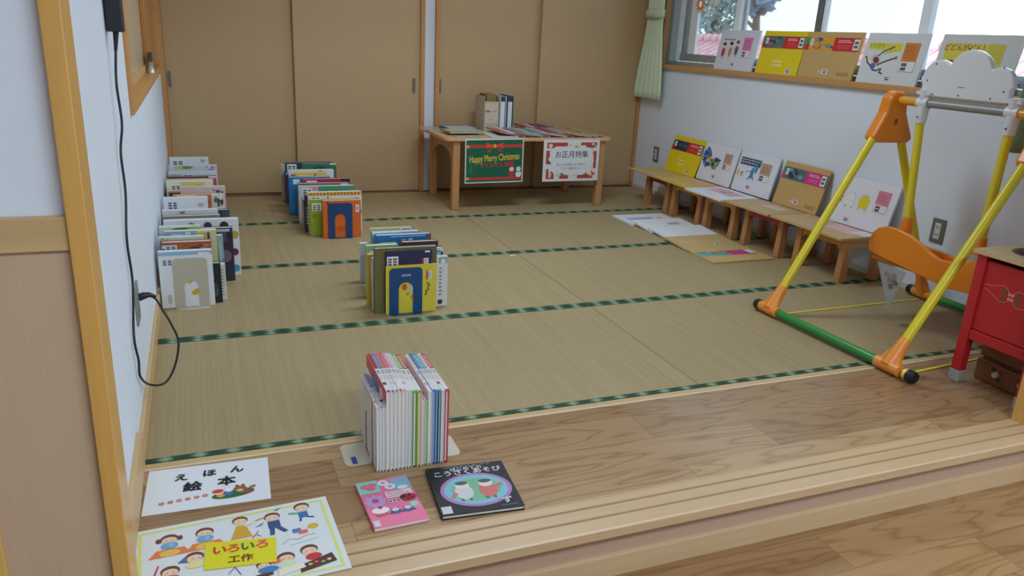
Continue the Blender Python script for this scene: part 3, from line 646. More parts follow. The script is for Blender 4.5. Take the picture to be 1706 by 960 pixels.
# ------------------------------------------------------------------ bookends
def bookend(label, o, U, n, w, h, c, aw, ah, tongue, plaque=None, lip=0):
    """o: lower-left of plate, U along the plate, n direction of the tongue"""
    o = Vector(o); U = Vector(U); n = Vector(n); t = thing('bookend', label, 'bookend', o+U*w/2)
    m = plain(c, .4, .03, 40, .1); r = .018
    P = [(0, 0), ((w-aw)/2, 0), ((w-aw)/2, ah-aw/2)]+arc2(w/2, ah-aw/2, aw/2, aw/2, 180, 0, 10)[1:-1]+[((w+aw)/2, ah-aw/2), ((w+aw)/2, 0), (w, 0), (w, h-r)]+arc2(w-r, h-r, r, r, 0, 90, 6)[1:]+arc2(r, h-r, r, r, 90, 180, 6)
    b = MB(); pts = [o+U*a+V(0, 0, q) for a, q in P]
    if U.cross(V(0, 0, 1)).dot(n) < 0: pts = pts
    b.prism(pts, n*.0012, m)
    if plaque:
        F = Fr(o, U, V(0, 0, 1), -n); drect(b, F, w*.37, h*.82, w*.64, h*.86, ink((190, 196, 200)), .0005); dbars(b, F, w*.4, h*.825, w*.61, h*.855, 1, ink(DK), .0008, 4)
    b.build('plate', t)
    b = MB()
    if lip > 0: P2 = [(0, -lip+r), ]+arc2(r, -lip+r, r, r, 180, 270, 6)+arc2(w-r, -lip+r, r, r, 270, 360, 6)+[(w, 0), (0, 0)]
    else: P2 = [((w-aw)/2, 0), ((w+aw)/2, 0), ((w+aw)/2, tongue), ((w-aw)/2, tongue)]
    b.prism([o+U*a+n*q for a, q in P2], (0, 0, .0012), m)
    if lip > 0.05: F = Fr(o+V(0, 0, .0012), U, n, V(0, 0, 1)); drect(b, F, w*.62, -lip*.72, w*.94, -lip*.52, ink((60, 76, 150)), .0005)
    b.build('base', t)
    return t
bookend('beige metal bookend with an arched cut-out at the left wall row', (.068, 1.2665, 0), (1, 0, 0), (0, 1, 0),   .132, .213, (196, 190, 170), .056, .118, .1, None, .03)
bookend('dark blue metal bookend holding the orange book near the back doors', (.848, 2.2865, 0), (1, 0, 0), (0, 1, 0), .137, .203, (30, 66, 116), .06, .14, .1, None, .016)
bookend('dark blue metal bookend with a small plaque at the mat centre row', (.901, .9815, 0), (1, 0, 0), (0, 1, 0), .142, .203, (24, 74, 128), .062, .14, .1, True, .02)
bookend('beige metal bookend on the left end of the front book row', (.5905, -.045, 0), (0, -1, 0), (1, 0, 0), .12, .19, (206, 200, 184), .05, .13, .1, None, .07)
bookend('beige metal bookend on the right end of the front book row', (X_END+.001, -.19, 0), (0, 1, 0), (-1, 0, 0), .12, .19, (206, 200, 184), .05, .13, .1, None, .05)

# ------------------------------------------------------------------ flat books on the wooden strip
def black_deco(b, F, w, h):
    for k, (r1, r2, c) in enumerate(((.095, .077, (176, 120, 180)), (.085, .067, (120, 190, 200)), (.066, .05, (120, 180, 140)))): dell(b, F, w*.52, h*.44, r1, r2, ink(c), .0005+.0002*k, 36)
    Fh = .0013
    for cx, body in ((.36, (206, 206, 210)), (.66, (206, 110, 106))):
        dell(b, F, w*cx, h*.4, .024, .034, ink(body), Fh); dell(b, F, w*cx, h*.54, .019, .017, ink((230, 214, 206)), Fh+.0002); dell(b, F, w*cx, h*.585, .017, .009, ink((70, 80, 90)), Fh+.0004)
        dline(b, F, [(w*(cx-.06), h*.27), (w*(cx-.04), h*.22)], .007, ink((120, 90, 80)), Fh); dline(b, F, [(w*(cx+.05), h*.27), (w*(cx+.05), h*.22)], .007, ink((120, 90, 80)), Fh)
    dline(b, F, [(w*.76, h*.44), (w*.86, h*.5)], .012, ink((206, 110, 106)), Fh); dline(b, F, [(w*.26, h*.4), (w*.2, h*.3)], .012, ink(body), Fh)
    dtext(b, F, 'はじめての', w*.5, h*.905, .018, ink(WHITE), .0009); dtext(b, F, 'こうさくあそび', w*.5, h*.825, .027, ink(WHITE), .0009)
    dbars(b, F, w*.2, h*.955, w*.85, h*.975, 1, ink((170, 170, 176)), .0007); dtext(b, F, 'ず', w*.83, h*.14, .03, ink(WHITE), .0016); dbars(b, F, w*.74, h*.05, w*.95, h*.07, 1, ink(GY), .0007)
    drect(b, F, .004, h*.02, .03, h*.16, ink((196, 204, 208)), .0008)
a = math.radians(-5.5)
def flat(o, ang): return Vector(o), V(math.cos(ang), math.sin(ang), 0), V(-math.sin(ang), math.cos(ang), 0), V(0, 0, -1)
o_, u_, v_, t_ = flat((.700, -.478, .0135), math.radians(-4.8))
book('craft_book', o_, u_, v_, t_, .214, .222, .0125, (26, 26, 30), 'black square book with two figures in a pink ring, lying on the wooden strip', None, black_deco)
def pink_deco(b, F, w, h):
    drect(b, F, 0, h*.72, w*.4, h, ink((150, 206, 196)), .0005); drect(b, F, w*.64, h*.7, w*.99, h*.97, ink((130, 180, 206)), .0005); dell(b, F, w*.22, h*.52, .024, .024, ink((206, 170, 220)), .0006)
    for i in range(8): dell(b, F, w*.22+.018*math.cos(i*.785), h*.54+.018*math.sin(i*.785), .012, .007, ink((196, 160, 214)), .0007, 10, i*.785)
    dell(b, F, w*.22, h*.54, .009, .009, ink((206, 70, 140)), .001)
    for q, z in ((.2, .86), (.28, .89), (.14, .88), (.24, .82)): dell(b, F, w*q, h*z, .012, .010, ink((226, 120, 140)), .0009)
    for q, z in ((.5, .9), (.6, .8)): dell(b, F, w*q, h*z, .014, .014, ink((228, 226, 230)), .0008); dell(b, F, w*q, h*z, .005, .006, ink((190, 150, 180)), .0011)
    dell(b, F, w*.82, h*.74, .014, .009, ink((226, 226, 234)), .0009)
    drect(b, F, w*.45, h*.55, w*.95, h*.69, ink((240, 222, 230)), .0007); dbars(b, F, w*.48, h*.56, w*.93, h*.68, 3, ink((196, 120, 150)), .001)
    for i in range(4): dell(b, F, w*(.48+.075*i), h*.47, .006, .007, ink((206, 206, 214)), .0008); dell(b, F, w*(.48+.075*i), h*.47, .003, .004, ink((120, 40, 60)), .001)
    dell(b, F, w*.83, h*.5, .022, .018, ink((176, 50, 60)), .0008)
    for q, z in ((.78, .52), (.86, .53), (.82, .47), (.9, .48)): dell(b, F, w*q, h*z, .004, .004, ink((50, 30, 34)), .0011)
    dell(b, F, w*.74, h*.53, .007, .006, ink((40, 30, 34)), .0011)
    dpoly(b, F, [(w*.14, h*.2), (w*.34, h*.22), (w*.38, h*.31), (w*.1, h*.29)], ink((190, 90, 80)), .0007); dell(b, F, w*.24, h*.33, .022, .014, ink((240, 232, 232)), .0009); dell(b, F, w*.25, h*.385, .006, .006, ink(RD), .0012)
    for q in (.5, .73):
        dell(b, F, w*q, h*.26, .014, .012, ink((70, 90, 140)), .0008); dell(b, F, w*q, h*.29, .009, .007, ink((206, 206, 214)), .001)
        for k in (-1, 1): dline(b, F, [(w*q, h*.27), (w*q+k*.018, h*.22)], .004, ink((50, 60, 90)), .0009); dline(b, F, [(w*q, h*.29), (w*q+k*.012, h*.35)], .002, ink((110, 120, 150)), .0009)
    dell(b, F, w*.87, h*.34, .012, .012, ink((150, 206, 190)), .0008); dline(b, F, [(w*.9, h*.3), (w*.98, h*.26)], .002, ink((206, 206, 206)), .0008)
    drect(b, F, .003, h*.02, .018, h*.14, ink((206, 214, 216)), .0012)
o_, u_, v_, t_ = flat((.5335, -.4755, .0105), math.radians(2.2))
book('craft_book', o_, u_, v_, t_, .136, .205, .0095, (236, 120, 156), 'small pink craft book with a ladybird and a cupcake, lying left of the black book', None, pink_deco, None, None, 'book', .0012)

# ------------------------------------------------------------------ signs lying on the wooden strip
def kid(b, F, a, y, s, hair, look, girl=False):
    sk = ink((240, 206, 176)); dell(b, F, a, y, .020*s, .018*s, ink(hair), .0006); dell(b, F, a, y-.006*s, .0165*s, .0135*s, sk, .0009)
    if girl:
        for k in (-1, 1): dell(b, F, a+k*.023*s, y+.0-.002, .006*s, .009*s, ink(hair), .0007)
    for k in (-1, 1):
        dell(b, F, a+k*.006*s+look*.003, y-.006*s, .0018*s, .0012*s, ink((70, 50, 50)), .0012, 8); dell(b, F, a+k*.010*s+look*.003, y-.010*s, .0028*s, .002*s, ink((240, 170, 150)), .0011, 8)
def sign_poster():
    b = MB(); u = V(.99886, .04778, 0); v = V(-.04778, .99886, 0); o = V(.0172, -.6097, .003); w, h = .443, .297
    b.obox(o-V(0, 0, .0008), u*w, v*h, V(0, 0, .0008), plain((226, 230, 232), .25, .02)); F = Fr(o, u, v, V(0, 0, 1)); ye = ink((222, 226, 110)); q = .012
    for (a0, b0, a1, b1) in ((q, q, w-q, q+.006), (q, h-q-.006, w-q, h-q), (q, q, q+.006, h-q), (w-q-.006, q, w-q, h-q)): drect(b, F, a0, b0, a1, b1, ye)
    hb = (110, 66, 48); orr = ink((232, 130, 70)); bl = (110, 170, 206)
    for (a, y, g, hc) in ((.076, .243, True, hb), (.152, .243, False, hb)):
        dpoly(b, F, [(a-.045, .178), (a+.045, .178), (a+.03, .205), (a-.028, .205)], orr, .0005); dell(b, F, a, .19, .022, .012, ink((240, 190, 90)), .0006)
        kid(b, F, a, y, 1, hc, 0, g); dell(b, F, a, y-.026, .0185, .0125, ink(bl), .0013); dell(b, F, a+.004, y-.026, .006, .008, ink((140, 190, 220)), .0015)
    kid(b, F, .232, .262, .9, (120, 70, 44), 1); dpoly(b, F, [(.222, .24), (.242, .24), (.254, .19), (.205, .19)], ink((214, 166, 50)), .0009); dline(b, F, [(.24, .235), (.262, .242)], .006, ink((240, 206, 176)), .001); dline(b, F, [(.266, .248), (.29, .256)], .005, ink((206, 150, 70)), .0008)
    for k in (.216, .24): dline(b, F, [(k, .19), (k, .18)], .004, ink((240, 206, 176)), .0008)
    kid(b, F, .305, .252, .95, hb, 0); drect(b, F, .292, .205, .32, .234, ink((60, 84, 130)), .0008); dpoly(b, F, [(.294, .206), (.306, .206), (.302, .178), (.292, .178)], ink((60, 84, 130)), .0008); dpoly(b, F, [(.306, .206), (.32, .206), (.334, .184), (.324, .18)], ink((60, 84, 130)), .0009)
    dpoly(b, F, [(.262, .222), (.285, .236), (.278, .224)], ink((60, 130, 190)), .0008); dpoly(b, F, [(.31, .275), (.33, .283), (.322, .274)], ink((70, 90, 130)), .0008)
    kid(b, F, .378, .270, .95, hb, -1); drect(b, F, .366, .224, .388, .248, ink((50, 110, 170)), .0008); dline(b, F, [(.366, .245), (.344, .25)], .006, ink((90, 170, 140)), .0009); dline(b, F, [(.37, .224), (.366, .21)], .005, ink((50, 80, 130)), .0008); dline(b, F, [(.384, .224), (.4, .218)], .005, ink((50, 80, 130)), .0008)
    drect(b, F, .342, .168, .362, .184, ink((70, 130, 200)), .0007); drect(b, F, .354, .160, .376, .174, ink((230, 110, 90)), .0009); dell(b, F, .391, .182, .013, .010, ink((220, 180, 60)), .0008)
    dline(b, F, [(.252, .182), (.262, .194)], .003, ink(RD), .0008); dline(b, F, [(.272, .182), (.262, .194), (.268, .206)], .003, ink(GY), .0008)
    dline(b, F, [(.312, .135), (.33, .15), (.35, .142), (.37, .152), (.39, .15)], .0015, ink((190, 130, 120)), .0006); dline(b, F, [(.33, .125), (.395, .134)], .0014, ink((150, 180, 150)), .0006)
    kid(b, F, .126, .157, 1, hb, 1); dpoly(b, F, [(.09, .145), (.108, .165), (.112, .14)], ink((80, 110, 160)), .0008); dell(b, F, .126, .128, .02, .012, ink((232, 220, 150)), .0013)
    kid(b, F, .075, .124, 1, hb, 0); dell(b, F, .075, .096, .02, .013, ink((206, 110, 100)), .0013); dline(b, F, [(.043, .116), (.052, .15)], .004, ink((206, 60, 70)), .0008); dline(b, F, [(.19, .07), (.205, .09), (.215, .06)], .002, ink((90, 80, 140)), .0006); dpoly(b, F, [(.05, .05), (.16, .05), (.15, .08), (.06, .08)], orr, .0007)
    kid(b, F, .264, .076, .8, hb, 0); dell(b, F, .272, .056, .022, .011, ink((60, 130, 190)), .0012); dell(b, F, .29, .078, .012, .008, ink((226, 110, 100)), .0011)
    kid(b, F, .313, .086, 1, hb, 0); dell(b, F, .312, .06, .02, .014, ink((214, 222, 190)), .0013); dpoly(b, F, [(.29, .024), (.35, .036), (.345, .052), (.292, .048)], ink((236, 232, 206)), .0015)
    kid(b, F, .366, .096, 1, hb, 0); dell(b, F, .372, .068, .018, .012, ink(RD), .0013); dpoly(b, F, [(.336, .02), (.418, .036), (.412, .068), (.386, .06), (.338, .046)], ink((86, 50, 34)), .0011)
    for i, c in enumerate(((230, 190, 60), (226, 90, 80), (120, 180, 90), (230, 200, 200))): dell(b, F, .36+.014*i, .042+.004*(i % 2), .005, .004, ink(c), .0014)
    dpoly(b, F, [(.24, .03), (.28, .036), (.28, .05), (.24, .044)], ink((96, 56, 36)), .0009)
    dpoly(b, F, [(.142, .100), (.292, .076), (.303, .166), (.151, .197)], ink((226, 218, 30)), .002)
    r = math.radians(-8)
    for ch, a, y, c in (('い', .178, .158, (214, 60, 40)), ('ろ', .208, .155, (206, 90, 40)), ('い', .238, .152, (60, 120, 60)), ('ろ', .270, .149, (226, 90, 70))): dtext(b, F, ch, a, y, .034, ink(c), .0024, r, 1, .04)
    dtext(b, F, '工作', .219, .113, .027, ink((110, 60, 30)), .0024, r, 1, .03)
    tag(b.build('craft_poster', None, o), 'laminated poster of crafting children with a yellow title block, at the step corner', 'poster')
sign_poster()
def sign_ehon():
    b = MB(); u = V(.9990, -.0400, 0).normalized(); v = V(.0400, .9990, 0).normalized(); o = V(.0165, -.2475, .0015); w, h = .299, .207
    b.obox(o-V(0, 0, .0008), u*w, v*h, V(0, 0, .0008), plain((232, 235, 240), .22, .02)); F = Fr(o, u, v, V(0, 0, 1)); bk = ink((20, 20, 24))
    for ch, a, y, s in (('え', .27, .74, .036), ('ほ', .50, .766, .036), ('ん', .73, .78, .036), ('絵', .37, .49, .046), ('本', .645, .52, .046)): dtext(b, F, ch, a*w, y*h, s, bk, .0006, 0, 1, .04)
    dell(b, F, .70*w, .22*h, .052, .018, ink((40, 110, 60)), .0005, 24, .12)
    dell(b, F, .585*w, .27*h, .011, .010, ink((244, 214, 190)), .0009); dell(b, F, .575*w, .31*h, .014, .009, ink((206, 70, 50)), .0011); dell(b, F, .60*w, .20*h, .010, .007, ink((230, 150, 90)), .0010)
    dell(b, F, .66*w, .235*h, .011, .009, ink((70, 110, 190)), .0010); dell(b, F, .665*w, .31*h, .010, .009, ink((236, 236, 240)), .0011); dell(b, F, .645*w, .37*h, .003, .006, ink((236, 236, 240)), .0011); dell(b, F, .685*w, .37*h, .003, .006, ink((236, 236, 240)), .0011)
    dell(b, F, .755*w, .30*h, .017, .015, ink((150, 100, 60)), .0010); dell(b, F, .73*w, .38*h, .005, .005, ink((130, 84, 50)), .0011); dell(b, F, .78*w, .38*h, .005, .005, ink((130, 84, 50)), .0011); dell(b, F, .755*w, .27*h, .008, .006, ink((226, 196, 160)), .0013); dell(b, F, .80*w, .23*h, .018, .010, ink((140, 84, 56)), .0011); dell(b, F, .855*w, .32*h, .010, .006, ink((160, 110, 90)), .0012, 12, .5)
    for i in range(6):
        a, y = (.14+.067*i)*w, (.2+.012*i)*h
        for k in range(5): dell(b, F, a+.0045*math.cos(k*1.257), y+.0045*math.sin(k*1.257), .003, .003, ink((196, 110, 110)), .0006+.00005*k, 8)
        dell(b, F, a, y, .002, .002, ink((240, 226, 170)), .001, 8)
    tag(b.build('picture_book_sign', None, o), 'white laminated sheet with large black picture-book lettering beside the green tatami border', 'sign')
sign_ehon()

# ------------------------------------------------------------------ display table
def table():
    t = thing('low_table', 'low wooden display table with curved aprons carrying many books', 'table', (2.33, 3.18, 0))
    b = MB(); x0, x1, y0, y1 = 1.70, 2.95, 2.865, 3.50; r = .05
    P = [(x0+r, y0), (x1-r, y0)]+arc2(x1-r, y0+r, r, r, -90, 0, 6)[1:]+arc2(x1-r, y1-r, r, r, 0, 90, 6)+arc2(x0+r, y1-r, r, r, 90, 180, 6)+arc2(x0+r, y0+r, r, r, 180, 270, 6)[:-1]
    b.prism([(x, y, .466) for x, y in P], (0, 0, .024), TABLEW); b.build('tabletop', t, None, .005)
    for (x, y) in ((1.765, 2.885), (2.855, 2.885), (1.765, 3.43), (2.855, 3.43)):
        b = MB(); b.box((x, y, 0), (x+.05, y+.05, .4655), TABLEL); b.build('leg', t, None, .006)
    for xx in (1.775, 2.875):
        b = MB(); P = [(2.9355, .31), (2.9355, .465), (3.4295, .465), (3.4295, .31)]+arc2(3.1825, .31, .22, .09, 0, 180, 14)
        b.prism([(xx, y, z) for y, z in P][::-1], (.022, 0, 0), TABLEL); b.ball((xx-.002, 2.91+.05, .40), .008, plain((226, 200, 160), .4)); b.build('apron', t, None, .002)
    b = MB(); b.box((1.8155, 3.44, .39), (2.8545, 3.462, .465), TABLEL); b.build('apron', t, None, .002)
table()
TZ = .4905
def tb(x, y, ang, w, h, t, c, label, lift=0, tilt=0, deco=None, name='picture_book', z=TZ):
    t_ = t*math.cos(tilt); u = V(math.cos(ang)*math.cos(tilt), math.sin(ang)*math.cos(tilt), -math.sin(tilt)); v = V(-math.sin(ang), math.cos(ang), 0); n = u.cross(v)
    o = V(x, y, z+lift+t_)+V(0, 0, math.sin(tilt)*w if tilt > 0 else 0)
    return book(name, o, u, v, -n, w, h, t, c, label, 'books lying on the display table', deco_from(deco) if deco else None, None, None, 'book', .0015)
tb(1.84, 3.215, .08, .24, .22, .012, (50, 96, 140), 'blue picture book at the far left corner of the display table', 0, 0, [('r', .1, .1, .95, .95, (196, 206, 216))])
tb(1.77, 2.985, .08, .25, .19, .010, (150, 140, 84), 'olive picture book overlapping the blue one on the table', .0125, 0, [('r', .05, .05, .95, .95, (178, 186, 160))])
tb(1.78, 2.875, .02, .2, .09, .004, (190, 176, 150), 'thin beige leaflet at the front left edge of the table', 0, 0, [('P', .1, .1, .9, .9, [(150, 140, 120), (206, 200, 190)], 3, 8)], 'leaflet')
shing = [((214, 222, 230), 'white picture book, first of the fanned ones along the table front', [(190, 206, 226), (120, 160, 190)]), ((196, 96, 70), 'brick red picture book fanned near the left of the table', [(214, 130, 90), (160, 60, 50)]), ((222, 220, 222), 'grey-white picture book fanned after the brick red one', [(196, 190, 200), (160, 150, 170)]), ((150, 140, 156), 'mauve picture book fanned on the display table', [(170, 160, 180), (110, 100, 120)]), ((206, 190, 166), 'sand-coloured picture book fanned left of the teal one', [(180, 150, 120), (226, 214, 196)]), ((110, 160, 160), 'teal picture book fanned in the middle of the table', [(160, 196, 196), (70, 120, 126)]), ((206, 196, 206), 'pale pink picture book fanned right after the teal one', [(190, 160, 180), (226, 206, 214)]), ((176, 70, 80), 'dark red picture book fanned right of the table middle', [(200, 100, 100), (130, 50, 60)]), ((170, 164, 176), 'silver-grey picture book fanned right of the dark red one', [(196, 190, 200), (130, 126, 140)]), ((196, 172, 136), 'tan picture book fanned before the kraft ones', [(170, 140, 106), (210, 190, 160)]), ((190, 160, 116), 'kraft-brown picture book, second last on the right of the table', [(170, 140, 100), (206, 180, 136)]), ((180, 148, 112), 'brown picture book, last on the right of the table', [(160, 124, 90), (196, 166, 130)])]
for i, (c, lab, pc) in enumerate(shing):
    sz = [.3, .28, .31, .29, .3, .28, .3, .29, .3, .28, .29, .27][i]
    # each book rests its left edge on the one before it
    xx = 2.03+.062*i; tb(xx, 2.885+.012*(i % 3), 0, .2, sz, .0075, c, lab, 0, math.radians(8.2) if i else 0, [('r', .06, .06, .94, .94, c), ('P', .1, .15, .9, .9, pc, i+3, 7)])
back = [((196, 110, 96), 'coral picture book, first of the rear fan beside the binders'), ((206, 60, 66), 'bright red picture book in the rear fan on the table'), ((206, 206, 206), 'pale grey picture book in the rear fan on the table'), ((150, 60, 70), 'wine red picture book in the rear fan on the table'), ((120, 110, 126), 'grey-violet picture book in the rear fan on the table'), ((206, 176, 126), 'straw-coloured picture book in the rear fan on the table'), ((196, 164, 120), 'tan picture book, last of the rear fan on the table')]
for i, (c, lab) in enumerate(back):
    tb(2.345+.062*i, 3.225, 0, .18, .22, .0075, c, lab, 0, math.radians(8.2) if i else 0, [('P', .1, .1, .9, .9, [tuple(int(q*.8) for q in c), (226, 206, 196)], i, 6)])
# upright files
def files():
    t = thing('file_box', 'beige magazine file with a corner-name card standing on the display table', 'file box', (2.16, 3.34, TZ)); m = plain((190, 176, 154), .6)
    b = MB(); x0, x1, y0, y1 = 2.105, 2.215, 3.255, 3.45; z = TZ
    for a, c in (((x0, y0, z), (x1, y0+.003, z+.205)), ((x0, y0+.003, z), (x0+.003, y1, z+.24)), ((x1-.003, y0+.003, z), (x1, y1, z+.24)), ((x0, y1-.003, z), (x1, y1, z+.245)), ((x0+.003, y0+.003, z), (x1-.003, y1-.003, z+.004))): b.box(a, c, m)
    b.build('box', t)
    b = MB(); b.box((x0+.006, y0-.002, z+.05), (x1-.006, y0, z+.19), plain((206, 190, 170), .5)); F = Fr((x0+.006, y0-.002, z+.05), (1, 0, 0), (0, 0, 1))
    dtext(b, F, '図書コーナー', .049, .085, .0155, ink((90, 60, 50)), .0005, 0, 1, .02); dbars(b, F, .03, .022, .07, .032, 1, ink(GY), .0005); b.build('card', t)
    b = MB(); b.box((x0+.02, y0+.02, z+.005), (x1-.015, y1-.02, z+.252), plain((134, 112, 60), .6)); b.build('folder', t)
    for x0, c, inner, lab, sp in ((2.222, (206, 212, 216), (222, 224, 228), 'white ring binder standing beside the beige magazine file', .05), (2.276, (36, 62, 92), (214, 220, 226), 'dark blue ring binder standing right of the white one', .052)):
        t = thing('ring_binder', lab, 'binder', (x0+sp/2, 3.35, TZ), 'ring binders on the display table'); b = MB(); m = plain(c, .5)
        b.box((x0, 3.25, TZ), (x0+.004, 3.45, TZ+.243), m); b.box((x0+sp-.006, 3.25, TZ), (x0+sp-.002, 3.45, TZ+.243), m if c[0] > 100 else plain((90, 130, 130), .5)); b.box((x0+.004, 3.446, TZ), (x0+sp-.006, 3.45, TZ+.243), m); b.build('cover', t)
        b = MB(); b.box((x0+.008, 3.256, TZ+.002), (x0+sp-.012, 3.44, TZ+.205), plain(inner, .7, .06, 300)); b.build('papers', t)
        b = MB(); b.box((x0+.010, 3.262, TZ+.208), (x0+sp-.014, 3.30, TZ+.236), plain((60, 64, 72), .4)); b.build('clip', t)
files()
def posters():
    b = MB(); o = V(1.843, 2.8635, .185); u = V(.42, 0, .006).normalized(); v = V(.006, 0, 1).cross(V(0, 0, 0)) if False else V(-.014, 0, 1).normalized(); w, h = .42, .297
    b.obox(o, u*w, v*h, V(0, -.0008, 0), plain((226, 228, 226), .3)) if False else b.obox(o+V(0, -.0008, 0), u*w, V(0, .0008, 0), v*h, plain((226, 228, 226), .3)); F = Fr(o+V(0, -.0008, 0), u, v, V(0, -1, 0))
    q = .008; drect(b, F, q, q, w-q, h-q, ink((16, 96, 70)))
    rd = ink((206, 60, 50)); drect(b, F, q, h*.80, w-q, h*.87, rd, .0007); drect(b, F, q, h*.07, w-q, h*.13, rd, .0007)
    for k in (-1, 1): dpoly(b, F, [(w*.5, h*.84), (w*(.5+k*.14), h*.92), (w*(.5+k*.15), h*.78)], ink((220, 84, 60)), .0010); dpoly(b, F, [(w*.5, h*.83), (w*(.5+k*.09), h*.70), (w*(.5+k*.15), h*.72)], ink((190, 50, 44)), .0009)
    dell(b, F, w*.5, h*.84, .012, .014, ink((226, 170, 60)), .0013)
    dtext(b, F, 'Happy Merry Christmas', w*.5, h*.565, .064, ink((226, 190, 60)), .0009, math.radians(3), .58, .02); dtext(b, F, 'クリスマス 特集', w*.54, h*.40, .034, ink((206, 40, 70)), .0009, math.radians(2), 1, .03)
    for k in range(3): dpoly(b, F, [(w*(.10-.04+.008*k), h*(.2+.08*k)), (w*(.10+.04-.008*k), h*(.2+.08*k)), (w*.10, h*(.32+.08*k))], ink((30, 120, 90)), .0008+.0001*k)
    for cx, hat in ((.80, True), (.92, False)):
        dell(b, F, w*cx, h*.19, .021, .024, ink((232, 230, 230)) if not hat else ink((200, 56, 52)), .0010); dell(b, F, w*cx, h*.30, .017, .017, ink((236, 234, 232)), .0012); dline(b, F, [(w*cx-.014, h*.245), (w*cx+.014, h*.245)], .006, ink(RD), .0015)
        dell(b, F, w*cx-.006, h*.31, .0022, .0026, ink(BLACK), .0016, 8); dell(b, F, w*cx+.006, h*.31, .0022, .0026, ink(BLACK), .0016, 8)
        if hat: dpoly(b, F, [(w*cx-.014, h*.345), (w*cx+.014, h*.345), (w*cx+.01, h*.42)], ink(RD), .0014)
    for a, y in ((.035, .83), (.035, .11)): dell(b, F, a*w+.006, y*h, .009, .009, ink((226, 190, 80)), .0012)
    tag(b.build('christmas_poster', None, o), 'green Christmas poster with a red ribbon hanging from the table front', 'poster')
    b = MB(); o = V(2.412, 2.8635, .187); u = V(1, 0, .004).normalized(); v = V(-.012, 0, 1).normalized(); w, h = .435, .292
    b.obox(o+V(0, -.0008, 0), u*w, V(0, .0008, 0), v*h, plain((226, 226, 228), .3)); F = Fr(o+V(0, -.0008, 0), u, v, V(0, -1, 0)); q = .018
    R = random.Random(3)
    for a0, b0, a1, b1 in ((.06, .8, .42, .93), (.66, .8, .95, .93), (.06, .06, .2, .3), (.62, .06, .9, .16), (.3, .06, .46, .14), (.05, .42, .12, .74), (.88, .3, .95, .72)): drect(b, F, a0*w, b0*h, a1*w, b1*h, ink((190, 66, 66)))
    for i in range(70):
        s = i % 4; p = R.random(); a, y = [(p, .1), (p, .9), (.07, p), (.93, p)][s]
        a = .06+a*.88; y = .09+y*.82; dell(b, F, a*w, y*h, R.uniform(.008, .016), R.uniform(.008, .014), ink(R.choice([(226, 216, 206), (206, 70, 66), (196, 60, 60), (200, 80, 80), (226, 220, 216), (220, 150, 70), (90, 110, 80), (230, 190, 190)])), .0006+.00002*i, 10)
    P = []
    for i in range(60):
        t = 2*math.pi*i/60; rr = 1+.03*math.cos(9*t); c, s_ = math.cos(t), math.sin(t); P.append((w*.5+w*.39*rr*math.copysign(abs(c)**.5, c), h*.5+h*.35*rr*math.copysign(abs(s_)**.5, s_)))
    dpoly(b, F, P, ink((224, 228, 232)), .0018)
    dtext(b, F, 'お正月特集', w*.5, h*.635, .052, ink((50, 52, 60)), .0022, 0, 1, .005); dtext(b, F, '楽しい本 お餅つき 干支など', w*.5, h*.40, .018, ink((90, 80, 86)), .0022, 0, 1, 0); dtext(b, F, 'いろいろ集めました', w*.5, h*.31, .018, ink((90, 80, 86)), .0022, 0, 1, 0)
    tag(b.build('new_year_poster', None, o), 'white New Year poster with a red flower border hanging right of the Christmas poster', 'poster')
posters()
b = MB(); b.prism([(1.655, 3.27, TZ+.0005), (1.83, 3.22, TZ+.0005), (1.86, 3.40, TZ+.0005), (1.67, 3.47, TZ+.0005)], (0, 0, .0008), clear_sheet('clear_plastic_film', (206, 214, 222), .35)); tag(b.build('plastic_sheet', None, (1.75, 3.34, TZ)), 'clear plastic sheet jutting over the rear left corner of the display table', 'plastic sheet')

# ------------------------------------------------------------------ stools along the right wall
def stool(y0, y1, apron, label):
    t = thing('low_stool', label, 'stool', (3.39, (y0+y1)/2, 0), 'low stools along the right wall'); x0, x1, h = 3.25, 3.535, .236
    b = MB(); r = .02; P = [(x0+r, y0), (x1-r, y0)]+arc2(x1-r, y0+r, r, r, -90, 0, 4)[1:]+arc2(x1-r, y1-r, r, r, 0, 90, 4)+arc2(x0+r, y1-r, r, r, 90, 180, 4)+arc2(x0+r, y0+r, r, r, 180, 270, 4)[:-1]
    b.prism([(x, y, h-.018) for x, y in P], (0, 0, .018), STOOLX); b.build('seat', t, None, .003)
    for (x, sx) in ((x0+.008, -1), (x1-.053, 1)):
        for (y, sy) in ((y0+.004, -1), (y1-.046, 1)):
            b = MB(); d = .008
            lo = [(x+(-d if sx < 0 else 0), y), (x+.045+(d*.5 if sx > 0 else 0), y), (x+.045+(d*.5 if sx > 0 else 0), y+.042), (x+(-d if sx < 0 else 0), y+.042)]
            hi = [(x+.004, y+.002), (x+.042, y+.002), (x+.042, y+.04), (x+.004, y+.04)]
            b.hexa([(a, c, 0) for a, c in lo]+[(a, c, h-.0185) for a, c in hi], STOOLW); b.build('leg', t, None, .004)
    for xx in (x0+.014, x1-.03):
        b = MB(); P = [(y0+.0475, .17), (y0+.0475, h-.019), (y1-.0475, h-.019), (y1-.0475, .17), (y1-.065, .19), (y0+.065, .19)]
        b.prism([(xx, y, z) for y, z in P][::-1], (.016, 0, 0), apron); b.build('apron', t, None, .001)
    for yy in (y0+.014, y1-.03):
        b = MB(); b.box((x0+.0575, yy, .185), (x1-.0585, yy+.016, h-.019), STOOLX); b.build('apron', t, None, .001)
redp = plain((176, 44, 40), .45); yelp = plain((210, 150, 50), .45)
stool(2.56, 2.88, redp, 'wooden low stool with a red apron, farthest along the right wall')
stool(2.165, 2.525, yelp, 'wooden low stool with an amber apron, second from the far corner')
